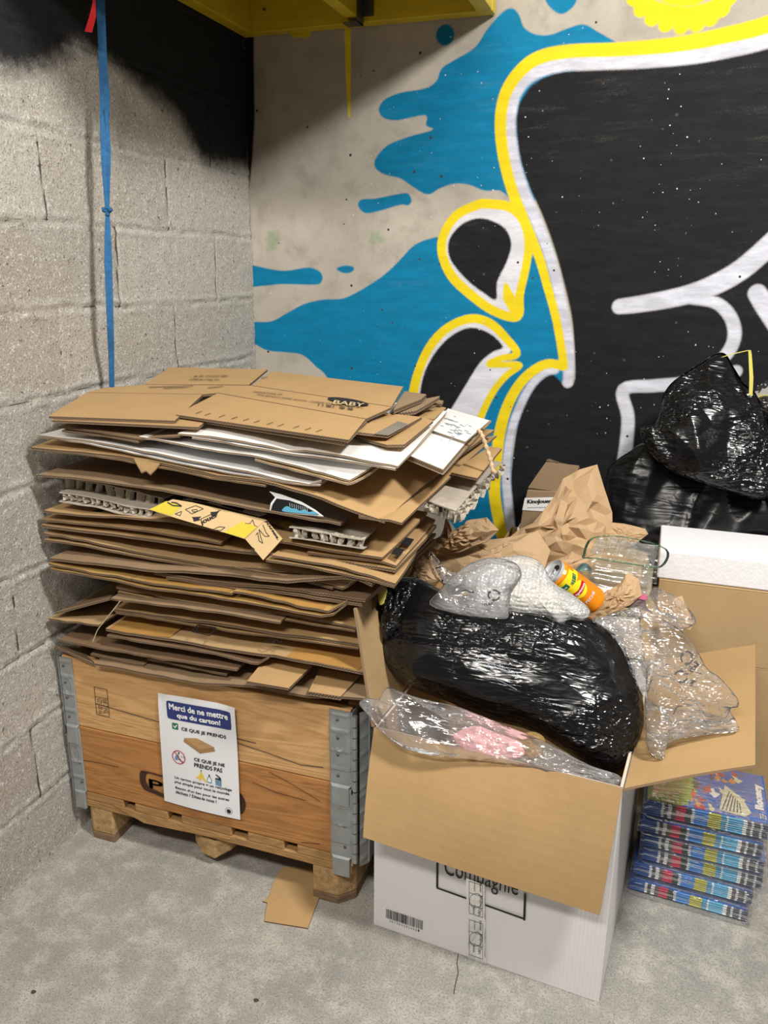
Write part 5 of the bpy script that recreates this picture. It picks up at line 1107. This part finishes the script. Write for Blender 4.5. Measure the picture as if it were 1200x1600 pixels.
paper('kraft paper wedged between the pile and the black bag', [(622, 915), (640, 900), (650, 870), (662, 868), (678, 885), (690, 908), (660, 915)], ((.94, -.85, .77), (-.2, -.8, .5)), .012, (655, 895), 12, .006, 16, 90, 30)
paper('kraft paper corner reaching right behind the clear tray', [(945, 815), (975, 818), (1008, 826), (1013, 834), (995, 848), (975, 858), (955, 858), (940, 850)], ((1.36, -.34, .79), (.1, -.85, .5)), .014, (975, 836), 14, .004, 12, 90, 30)
paper('kraft paper under the drinks can and the clear tray', [(905, 955), (930, 945), (945, 925), (965, 915), (980, 895), (998, 905), (1003, 930), (985, 945), (955, 958), (925, 966)], ((1.33, -.72, .70), (.1, -.8, .6)), .018, (960, 935), 17, .007, 15, 100, 36)
paper('small kraft paper scrap under clear film at the right of the heap', [(1052, 935), (1066, 930), (1072, 950), (1086, 970), (1078, 985), (1060, 978), (1045, 962)], ((1.45, -.66, .66), (.1, -.8, .6)), .010, None, 19, .004, 18, 70, 24)
paper('kraft paper padding lowest in the heap, beneath bubble wrap and can', [(860, 905), (868, 880), (900, 868), (935, 862), (980, 850), (1010, 862), (1018, 885), (1016, 935), (1000, 950), (930, 965), (860, 960), (800, 950), (740, 930), (700, 930), (690, 900), (760, 880)], ((1.2, -.50, .66), (0, -.5, .86)), .03, None, 61, .012)
mb = MB(); mb.prism([onp(p, (1.40, -.52, .76), (0.3, -.9, .2)) for p in [(1003, 884), (1021, 888), (1016, 930), (1000, 938)]], (.0, .01, 0)); mb.prism([onp(p, (1.25, -.62, .74), (0, -.95, .2)) for p in [(893, 893), (920, 893), (920, 915), (908, 912)]], (0, .004, 0))
o = mb.build('cardboard_scrap', K[3]); tag(o, 'brown card offcuts tucked beside the clear tray', 'cardboard piece')
# drinks can
ct, cb_ = onp((863, 892), (1.18, -.88, .79), NF), onp((926, 938), (1.18, -.88, .79), NF); ax_ = cb_-ct; hl = np.linalg.norm(ax_); ax_ /= hl
toc = CAM-(ct+cb_)/2; toc /= np.linalg.norm(toc); ax_ = ax_+toc*-.80; ax_ /= np.linalg.norm(ax_); hl = .148
root = thing('drinks_can', 'orange and yellow iced tea can lying on the bubble wrap', 'drink can', (ct+ax_*hl/2))
e1 = toc-ax_*(toc@ax_); e1 /= np.linalg.norm(e1); e2 = np.cross(ax_, e1); RC = .0335
def canp(th, h, r=RC): return ct+ax_*h+r*(e1*math.cos(th)+e2*math.sin(th))
def lathe(mb, prof, n=40, m=0):
    V = [canp(2*math.pi*i/n, h, r) for h, r in prof for i in range(n)]; k = len(prof)
    mb.add(V, [(j*n+i, j*n+(i+1) % n, (j+1)*n+(i+1) % n, (j+1)*n+i) for j in range(k-1) for i in range(n)]+[[(k-1)*n+i for i in range(n)], list(range(n))[::-1]], m)
m, nt, b = newmat('orange_can_print'); b.inputs['Base Color'].default_value = (.85, .27, .012, 1); b.inputs['Roughness'].default_value = .25; b.inputs['Metallic'].default_value = .15; M_CAN = m
M_CANY = mat('can_yellow', (.88, .66, .02), .25, var=.04); M_RED = mat('can_red', (.45, .012, .03), .25, var=.05); M_DG = mat('can_green', (.02, .13, .06), .3, var=.1); M_ALU = mat('can_aluminium', (.62, .63, .64), .35, metal=.35, var=.08)
mb = MB(); lathe(mb, [(.008, RC*.9), (.014, RC), (hl-.012, RC), (hl-.005, RC*.93)]); mb.build('body', M_CAN, root, smooth=False)
mb = MB(); lathe(mb, [(.006, RC*.80), (.001, RC*.86), (0, RC*.9), (.003, RC*.91), (.009, RC*.905)]); tpo = mb.build('rim', M_ALU, root)
mb = MB()
V = [ct+ax_*.0045+(e1*math.cos(a)*.010+e2*(math.sin(a)*.007-.012)) for a in np.linspace(0, 2*math.pi, 17)[:-1]]; mb.add(V, [list(range(16))]); mb.build('opening', M_INK, root)
mb = MB(); V = [ct+ax_*.0035+(e1*(math.cos(a)*.007)+e2*(math.sin(a)*.012+.006)) for a in np.linspace(0, 2*math.pi, 17)]; mb.tube(V, .0017, 6); mb.build('pull_tab', M_ALU, root, smooth=True)
def cpatch(mb, f, m, nu_=10, nv_=10, e=.0004):   # f(s,t) -> (theta, h)
    V = []
    for j in range(nv_):
        for i in range(nu_):
            th, h = f(i/(nu_-1), j/(nv_-1)); V.append(canp(th, h, RC+e))
    mb.add(V, grid(nu_, nv_), m)
mb = MB(); cpatch(mb, lambda s, t: (-.9+2.4*s, .018+.022*t), 0, 14, 4); cpatch(mb, lambda s, t: (-1.3+2.0*s, .034+.014*t), 0, 14, 4)
def oval(mb, th0, h0, rt, rh, m, e):
    a = np.linspace(0, 2*math.pi, 29)[:-1]; V = [canp(th0, h0, RC+e)]+[canp(th0+rt*math.cos(t), h0+rh*math.sin(t), RC+e) for t in a]+[canp(th0+rt*.5*math.cos(t), h0+rh*.5*math.sin(t), RC+e) for t in a]
    n_ = 28; mb.add(V, [(0, 1+n_+i, 1+n_+(i+1) % n_) for i in range(n_)]+[(1+n_+i, 1+i, 1+(i+1) % n_, 1+n_+(i+1) % n_) for i in range(n_)], m)
oval(mb, 0, .066, .72, .021, 0, .0008); mb.build('yellow_print', M_CANY, root)
mb = MB(); cpatch(mb, lambda s, t: (-.8+.8*s, .030+.012*t+.008*s), 0); cpatch(mb, lambda s, t: (.15+.75*s, .028+.014*t), 0, e=.0009); mb.build('green_print', M_DG, root)
mb = MB(); cpatch(mb, lambda s, t: (-.72+1.44*s, .060+.013*t+.004*(1-abs(2*s-1))), 0, 14, 5, .0012); mb.build('red_banner', M_RED, root)
mb = MB(); puttext(mb, 'Lipton', lambda a, b_, k=0: canp(.62-1.24*a, .0725-.0085*b_+.002, RC+.0016+.00005*k), 0, 0, 1, 1, 0, .012)
puttext(mb, 'PECHE', lambda a, b_, k=0: canp(.40-.95*a, .107-.007*b_, RC+.0016), 0, 0, 1, 1, 0, .01); puttext(mb, 'icetea', lambda a, b_, k=0: canp(.8-.5*a, .038-.006*b_, RC+.002), 0, 0, 1, 1, 0, .01); mb.build('lettering', M_WHITE, root)
# clear food tray
M_TRAY = film('clear_tray_plastic', (.88, .93, .91), .20, 2.4, s1=9, strength=.4, rough=.08)
M_TRAYG = film('green_tint_plastic', (.62, .85, .70), .10, 1.2, s1=20, strength=.3, milkc=(.2, .5, .3))
root = thing('food_tray', 'clear ribbed plastic food tray with a green rim, propped on the kraft paper', 'plastic tray', (1.33, -.6, .70))
fx = frame((1.262, -.66, .70), (1.425, -.66, .695), (1.255, -.64, .80), 0)
def trp(a, b_, c): return np.array(fx(a, b_))+np.array([.01, .10, .02])*c
mb = MB(); nu_, nv_ = 30, 24; V = []
for j in range(nv_):
    for i in range(nu_):
        s, t = i/(nu_-1), j/(nv_-1); rib = .12*math.sin(t*22)*(1 if .1 < s < .9 else .2); x = .02+.96*s; V.append(trp(x, .02+.96*t, -.15*math.sin(math.pi*s)**.3*math.sin(math.pi*t)**.3+rib*.35))
mb.add(V, grid(nu_, nv_)); V = []
for j in range(nv_):
    for i in range(nu_):
        s, t = i/(nu_-1), j/(nv_-1); V.append(trp(.02+.96*s, .98+.12*math.sin(4*s), t*.9)+np.array([0, 0, .003*math.sin(30*s)]))
mb.add(V, grid(nu_, nv_)); V = []
for j in range(nv_):
    for i in range(nu_):
        s, t = i/(nu_-1), j/(nv_-1); V.append(trp(.02+.96*s, .02+.98*t, .9)+np.array([0, .004*math.sin(40*t), 0]))
mb.add(V, grid(nu_, nv_)); mb.build('tray', M_TRAY, root, smooth=True)
mb = MB(); mb.tube(catmull([trp(-.06, .9, 0), trp(.2, 1.03, -.2), trp(.8, 1.02, -.2), trp(1.1, .97, 0), trp(1.1, 1.0, .8), trp(.5, 1.06, 1), trp(-.02, 1.02, .8), trp(-.06, .9, 0)], 5, False), .0034, 8, flat=.5); mb.build('rim', M_TRAYG, root, smooth=True)
mb = MB(); mb.prism([trp(.12, .02, -.35), trp(.95, .02, -.35), trp(.9, .34, -.32), trp(.1, .36, -.32)], (0, .001, 0)); mb.build('label', mat('tray_label', (.16, .11, .12), .4), root)
mb = MB(); mb.prism([trp(.1, .30, -.36), trp(.72, .29, -.36), trp(.70, .42, -.36), trp(.1, .43, -.36)], (0, .001, 0)); mb.build('label_strip', M_WHITE, root)
mb = MB(); mb.prism([trp(.72, .29, -.365), trp(.95, .29, -.365), trp(.93, .42, -.365), trp(.70, .42, -.365)], (0, .001, 0)); mb.build('label_corner', mat('label_pink', (.55, .12, .22), .4), root)
mb = MB(); puttext(mb, 'Muesli', lambda a, b_, k=0: trp(.36+a*.25, .325+b_*.07, -.385), 0, 0, 1, 1, 0, .02); mb.build('label_lettering', M_INK, root)
mb = MB(); blob(mb, [(899, 898), (903, 885), (915, 880), (925, 890), (918, 898)], ((1.25, -.58, .76), NF), .01, .01, 40, 14); o = weld(mb.build('plastic_lid', mat('teal_plastic', (.10, .18, .18), .3))); tag(o, 'small teal plastic lid showing between the can and the clear tray', 'lid')
# bubble wrap
m, nt, b = newmat('bubble_wrap_film'); nt.nodes.clear(); M_BUB = m; L = nt.links.new
out = N(nt, 'ShaderNodeOutputMaterial'); tr = N(nt, 'ShaderNodeBsdfTransparent'); gl = N(nt, 'ShaderNodeBsdfGlossy'); gl.inputs['Roughness'].default_value = .15; di = N(nt, 'ShaderNodeBsdfDiffuse'); di.inputs[0].default_value = (.78, .80, .78, 1)
tc = N(nt, 'ShaderNodeTexCoord'); vo = N(nt, 'ShaderNodeTexVoronoi', inp={'Scale': 105, 'Randomness': .3}); L(tc.outputs['Object'], vo.inputs[0])
bp = N(nt, 'ShaderNodeBump', inp={'Strength': 1, 'Distance': .004}, invert=True); L(vo.outputs['Distance'], bp.inputs['Height'])
for n_ in (gl, di): L(bp.outputs[0], n_.inputs['Normal'])
fr = N(nt, 'ShaderNodeFresnel', inp={'IOR': 1.6}); L(bp.outputs[0], fr.inputs['Normal'])
m2 = N(nt, 'ShaderNodeMixShader', inp={0: .42}); L(tr.outputs[0], m2.inputs[1]); L(di.outputs[0], m2.inputs[2]); m3 = N(nt, 'ShaderNodeMixShader'); L(math_(nt, 'MULTIPLY', fr.outputs[0], 1.0, True), m3.inputs[0]); L(m2.outputs[0], m3.inputs[1]); L(gl.outputs[0], m3.inputs[2]); L(m3.outputs[0], out.inputs[0])
mb = MB(); blob(mb, [(722, 905), (745, 884), (790, 870), (830, 871), (850, 886), (866, 912), (898, 932), (922, 955), (912, 970), (890, 968), (874, 976), (852, 964), (800, 958), (760, 950), (735, 930)], ((1.1, -.96, .80), (.1, -.72, .7)), .035, .02, 150, 50, 2.6, crumple(.010, 8, 23))
o = weld(mb.build('bubble_wrap', M_BUB)); tag(o, 'crumpled bubble wrap on top of the black bag, left of the can', 'bubble wrap')
# clear bags
def bag(label, pts, pl, T, Tb, seed, mt=M_CLEAR, c=None, a=.012, s=12, d=(.5, .1, -.7), name='clear_bag', na=150, nr=50):
    mb = MB(); blob(mb, pts, pl, T, Tb, na, nr, 2.4, pleat(a, s, d, 2.2, seed), c=c); o = weld(mb.build(name, mt)); tag(o, label, 'plastic bag'); return o
bag1 = bag('cloudy plastic bag with recycling marks, in front of the bubble wrap', [(672, 945), (690, 920), (715, 895), (740, 880), (770, 872), (805, 880), (815, 900), (800, 925), (795, 950), (792, 966), (760, 965), (720, 960)], ((1.03, -1.02, .80), (.1, -.72, .7)), .028, .02, 5, M_MILK, a=.008)
bag('clear bag tail standing up beside the kraft paper, left of the bubble wrap', [(670, 868), (676, 864), (690, 880), (705, 895), (725, 900), (722, 912), (700, 918), (684, 905), (674, 888)], ((.97, -.82, .80), NF), .012, .01, 8, M_MILK, a=.005, s=20, na=80, nr=30)
bag('clear bag spilling over the front rim of the white carton', [(561, 1100), (572, 1090), (592, 1092), (604, 1074), (625, 1080), (660, 1092), (720, 1106), (780, 1130), (850, 1158), (920, 1195), (968, 1212), (965, 1229), (930, 1228), (880, 1216), (800, 1196), (740, 1187), (680, 1182), (630, 1168), (596, 1142), (578, 1120)], ((1.12, -1.165, .585), (.1, -.8, .6)), .022, .03, 14, M_MILK, c=(745, 1150), a=.008, s=14, d=(.9, 0, -.2), na=220)
bag3 = bag('clear bag with printed recycling marks draped over the right flap of the white carton', [(955, 985), (975, 958), (1002, 948), (1030, 965), (1062, 985), (1085, 1010), (1105, 1045), (1125, 1060), (1152, 1092), (1153, 1105), (1140, 1110), (1154, 1140), (1120, 1146), (1075, 1152), (1045, 1162), (1036, 1186), (1020, 1180), (1010, 1160), (1008, 1100), (1004, 1050), (985, 1012)], ((1.48, -1.0, .68), (.05, -.66, .74)), .04, .02, 31, M_CLEAR, c=(1055, 1075), a=.011, s=13, d=(.4, .1, -.6), na=220, nr=70)
bag('clear film rising behind the printed clear bag, beneath the tall brown carton', [(985, 950), (1010, 935), (1022, 918), (1040, 925), (1060, 935), (1075, 950), (1088, 972), (1060, 985), (1030, 975), (1000, 965)], ((1.43, -.72, .68), (.05, -.7, .7)), .02, .015, 37, M_CLEAR, a=.008, s=16, na=100, nr=34)
bag('clear film stretched over the upper right shoulder of the black bag', [(925, 968), (960, 958), (998, 950), (1002, 985), (1008, 1040), (1010, 1090), (990, 1060), (972, 1015), (950, 988)], ((1.36, -1.04, .68), (.05, -.7, .7)), .014, .012, 43, M_MILK, a=.008, s=14, na=100, nr=34)
# printed marks on the clear bags
def recmark(mb, f, r=1.0, n=3):
    for k in range(n):
        a0 = k*2*math.pi/n+.3; pts = [(r*math.cos(a0+t), r*math.sin(a0+t)) for t in np.linspace(0, 1.25, 5)]; stroke(mb, pts, f, r*.32)
        e_ = a0+1.25; mb.add([f(p) for p in ((r*.6*math.cos(e_), r*.6*math.sin(e_)), (r*1.4*math.cos(e_), r*1.4*math.sin(e_)), (r*math.cos(e_+.5), r*math.sin(e_+.5)))], [(0, 1, 2)])
mb = MB(); pl3 = lambda px: onp(px, (1.48, -1.045, .722), (.05, -.66, .74))
recmark(mb, lambda p: pl3((1073+p[0]*9, 1028+p[1]*10))); recmark(mb, lambda p: pl3((1064+p[0]*10, 1057+p[1]*9)), n=2)
puttext(mb, 'LDPE', lambda a, b_, k=0: pl3((1077+a*12+b_*7, 1048-a*14+b_*3)), 0, 0, 1, .8, 0, .03); puttext(mb, 'PAP', lambda a, b_, k=0: pl3((1058+a*3, 1118-a*10)) if False else pl3((1077+b_*5+a*5, 1071-a*9+b_*2)), 0, 0, 1, .8, 0, .03)
stroke(mb, [(1052, 1116), (1058, 1104), (1066, 1103)], pl3, 2.4); mb.build('recycling_marks', M_INK, bag3)
mb = MB(); pl1 = lambda px: onp(px, (1.03, -1.052, .832), (.1, -.72, .7))
recmark(mb, lambda p: pl1((772+p[0]*9, 930+p[1]*8))); stroke(mb, [(722, 924), (728, 922), (734, 925), (740, 926), (739, 923)], pl1, 2); puttext(mb, 'LDPE', lambda a, b_, k=0: pl1((757+a*13, 943-a*2-b_*-4)), 0, 0, 1, 1, 0, .03); mb.build('recycling_marks', M_INK, bag1)
# things inside the clear bag at the rim
mb = MB(); blob(mb, [(708, 1152), (722, 1140), (745, 1134), (770, 1142), (790, 1150), (815, 1160), (822, 1176), (805, 1186), (770, 1186), (730, 1176)], ((1.13, -1.15, .56), NF), .018, .02, 90, 30, 2.2, crumple(.008, 22, 3)); o = weld(mb.build('pink_plastic', mat('pink_film', (.70, .36, .36), .45, var=.1))); tag(o, 'crumpled pink plastic inside the clear bag at the front rim', 'plastic')
mb = MB(); blob(mb, [(808, 1152), (830, 1143), (850, 1152), (852, 1175), (830, 1186), (815, 1172)], ((1.2, -1.14, .56), NF), .014, .02, 60, 20, 2.2, crumple(.006, 24, 5)); o = weld(mb.build('brown_wad', mat('brown_tape_wad', (.28, .17, .06), .5, var=.3))); tag(o, 'small brown wad under the black bag, right of the pink plastic', 'scrap')
mb = MB(); blob(mb, [(591, 925), (597, 918), (605, 922), (602, 940), (593, 945)], ((.87, -1.0, .78), NF), .004, .004, 30, 10); o = weld(mb.build('yellow_scrap', mat('yellow_film', (.6, .52, .1), .5))); tag(o, 'tiny yellow scrap between the raised flap and the black bag', 'scrap')
# drawn line and print on the black bag
mb = MB(); gb = lambda px: onp(px, (1.12, -1.092, .728), (.08, -.78, .62))
recmark(mb, lambda p: gb((768+p[0]*5, 1040+p[1]*5))); puttext(mb, 'RECYCLE', lambda a, b_, k=0: gb((780+a*30, 1043+a*14-b_*5)), 0, 0, 1, 1, 0); stroke(mb, [(752, 1022), (740, 1038), (748, 1046), (775, 1060), (808, 1078)], gb, .8); stroke(mb, [(752, 1022), (765, 1027)], gb, .8); mb.build('recycling_mark', mat('pale_bag_print', (.20, .26, .33), .5), bpy.data.objects['rubbish_bag'])
# ------------------------------------------------------------------ magazines in clear wrap
m, nt, b = newmat('magazine_spines'); L = nt.links.new; tc = N(nt, 'ShaderNodeTexCoord'); sp = N(nt, 'ShaderNodeSeparateXYZ'); L(tc.outputs['Generated'], sp.inputs[0])
cr_ = N(nt, 'ShaderNodeValToRGB'); cr_.color_ramp.interpolation = 'CONSTANT'; e = cr_.color_ramp.elements
stops = [(0, (.04, .11, .36)), (.135, (.75, .77, .8)), (.16, (.08, .08, .09)), (.19, (.75, .75, .75)), (.22, (.12, .09, .08)), (.255, (.55, .03, .08)), (.335, (.04, .05, .05)), (.385, (.5, .55, .55)), (.41, (.06, .22, .58)), (.52, (.48, .45, .04)), (.625, (.05, .30, .50)), (.665, (.6, .7, .75)), (.68, (.10, .42, .65)), (.80, (.75, .75, .72)), (.83, (.10, .09, .10)), (.86, (.6, .6, .6)), (.88, (.07, .07, .09)), (.93, (.5, .5, .52)), (.95, (.05, .06, .1))]
for i, (p, c) in enumerate(stops):
    if i < 2: e[i].position = p; e[i].color = c4(c)
    else: q = e.new(p); q.color = c4(c)
L(sp.outputs[0], cr_.inputs[0]); L(cr_.outputs[0], b.inputs['Base Color']); b.inputs['Roughness'].default_value = .3
M_SP = m; M_PG = mat('page_edges', (.50, .50, .50), .8, var=.1, vs=200); M_MB = mat('magazine_cover_blue', (.03, .12, .42), .45, var=.1, spec=.2)
mgx = [M_MB, M_SP, M_PG]
def magazine(name, x0, y0, z, w_=.272, d_=.20, th=.0052):
    mb = MB(); a = np.array([x0, y0, z])
    V = [a+np.array(v) for v in [(0, .003, 0), (w_, .003, 0), (w_, d_, 0), (0, d_, 0), (0, .003, th), (w_, .003, th), (w_, d_, th), (0, d_, th), (0, 0, th*.3), (w_, 0, th*.3), (0, 0, th*.7), (w_, 0, th*.7)]]
    mb.add(V, [(3, 2, 1, 0), (4, 5, 6, 7), (0, 1, 9, 8), (8, 9, 11, 10), (10, 11, 5, 4), (1, 2, 6, 5, 11, 9), (3, 0, 8, 10, 4, 7), (2, 3, 7, 6)], [0, 0, 1, 1, 1, 2, 2, 2]); return mb.build(name, mgx, None)
bund = [(1.447, -.862, .004, 5, -4), (1.452, -.855, .046, 6, -3.5), (1.466, -.850, .092, 6, -3), (1.464, -.853, .136, 6, -2.5), (1.452, -.858, .182, 6, -1.5), (1.457, -.856, .230, 7, -1)]
first = None; blab = ['lowest', 'second from the floor', 'third from the floor', 'fourth from the floor', 'fifth from the floor', 'topmost']
for bi_, (x0, y0, z0, n_, rot) in enumerate(bund):
    for k in range(n_):
        z = z0+k*.0058
        if first is None: first = magazine('magazine', x0, y0, z); oo = first; base_loc = np.array(first.location)-np.array([x0, y0, z])
        else: oo = first.copy(); col.objects.link(oo)
        oo.location = tuple(np.array([x0+rnd.uniform(-.001, .001), y0+rnd.uniform(-.001, .001), z])+base_loc); oo.rotation_euler.z = math.radians(rot)
        tag(oo, 'thin magazine with striped spine in the %s bundle' % blab[bi_], 'magazine', 'magazines in the %s bundle' % blab[bi_])
# cover of the topmost magazine
zc = .230+7*.0058+.001; Rz = math.radians(-1); cx_, cy_ = 1.457, -.856
def cov(s, t, k=0): x, y = s*.272, .003+t*.197; return np.array([cx_+x*math.cos(Rz)-y*math.sin(Rz)+.0, cy_+x*math.sin(Rz)+y*math.cos(Rz)+.002, zc+.0002*k])
mb = MB()
def cpoly(pts, m, k): mb.add([cov(a, b_, k) for a, b_ in pts], [list(range(len(pts)))], m)
cpoly([(0, 0), (1, 0), (1, 1), (0, 1)], 0, 0); cpoly([(0, .0), (.30, .0), (.42, .35), (.40, .8), (.3, 1), (0, 1)], 1, 1)
r_ = random.Random(2)
for k in range(70):
    s, t = r_.uniform(0, .8), r_.uniform(.02, .98); w_ = r_.uniform(.02, .06); h_ = r_.uniform(.04, .14); mm = r_.choice((1, 4, 6, 2, 5, 1)) if s < .38 else r_.choice((2, 2, 3, 6, 5, 0, 4)); a0 = r_.uniform(0, 3)
    cpoly([(s+w_*math.cos(a)*(.6+.4*math.sin(3*a+a0)), min(.99, max(.01, t+h_*math.sin(a)*(.6+.4*math.cos(2*a+a0))))) for a in np.linspace(0, 2*math.pi, 9)[:-1]], mm, 2+.05*k)
cpoly([(.60, .08), (.80, .04), (.86, .14), (.80, .4), (.66, .62)], 3, 7)
for k in range(6): cpoly([(.62+.03*k, .10), (.63+.03*k, .09), (.70+.015*k, .5-.04*k), (.69+.015*k, .5-.04*k)], 6, 7.5)
puttext(mb, 'Rooney', lambda a, b_, k=0: cov(.985-b_*.09, .26+a*.5, 9+k*.1), 0, 0, 1, 1, 5, .03); puttext(mb, 'ZEF', lambda a, b_, k=0: cov(.975-b_*.05, .07+a*.1, 9), 0, 0, 1, 1, 5)
oc = mb.build('cover', [M_MB, mat('cover_green', (.25, .38, .06), .3), mat('cover_red', (.50, .03, .03), .3), mat('cover_cream', (.65, .62, .42), .3), mat('cover_orange', (.65, .25, .05), .3), M_WHITE, mat('cover_dark', (.04, .05, .08), .3)], oo); 
mw = Matrix.Rotation(-Rz, 4, 'Z')
vv = oo.location
for v in oc.data.vertices: w0 = Vector(v.co); v.co = mw @ w0
# clear wrap around each bundle
M_WRAP = film('shrink_wrap', (.96, .97, .98), .05, .38, s1=16, strength=.9, rough=.10)
for bi_, (x0, y0, z0, n_, rot) in enumerate(bund):
    w_, d_, h_ = .272, .2, n_*.0058; Rr = math.radians(rot); ox, oy = x0-.006, y0-.007; V = []; ns_ = 40; sect = [(0, 0), (0, .5), (0, 1), (.15, 1.15), (.5, 1.2), (.85, 1.15), (1, 1), (1, .5), (1, 0), (.5, -.05)]
    prof = catmull([np.array([a*(d_+.014), b_*(h_+.004)-.002]) for a, b_ in sect], 3)
    for i in range(ns_+1):
        s = i/ns_; x = s*(w_+.014); tap = 1 if .04 < s < .96 else .55
        for q in prof: V.append((x, q[0], .5*h_+(q[1]-.5*h_)*tap))
    V = np.array(V); dn = .003*(facet(V+bi_, 13, bi_)-.35)+.001*(.5-2*ridge(V+bi_, 20, bi_)); cc_ = np.array([(w_)/2, d_/2, h_/2]); dirn = V-np.stack([V[:, 0], np.full(len(V), d_/2), np.full(len(V), h_/2)], 1); dirn /= np.linalg.norm(dirn, axis=1)[:, None]+1e-9
    V = V+dirn*(.0015+np.abs(dn))[:, None]; V[:, 2] = np.maximum(V[:, 2], -.003)
    Rm = np.array([[math.cos(Rr), -math.sin(Rr), 0], [math.sin(Rr), math.cos(Rr), 0], [0, 0, 1]]); V = (V-[w_/2, d_/2, 0])@Rm.T+[w_/2, d_/2, 0]+np.array([ox, oy, z0])
    k = len(prof); mb = MB(); mb.add(V, [(i*k+j, i*k+(j+1) % k, (i+1)*k+(j+1) % k, (i+1)*k+j) for i in range(ns_) for j in range(k)]+[list(range(k))[::-1], [ns_*k+j for j in range(k)]])
    o = mb.build('shrink_wrap', M_WRAP, smooth=True); tag(o, 'clear shrink wrap around the %s bundle of magazines' % blab[bi_], 'plastic wrap')
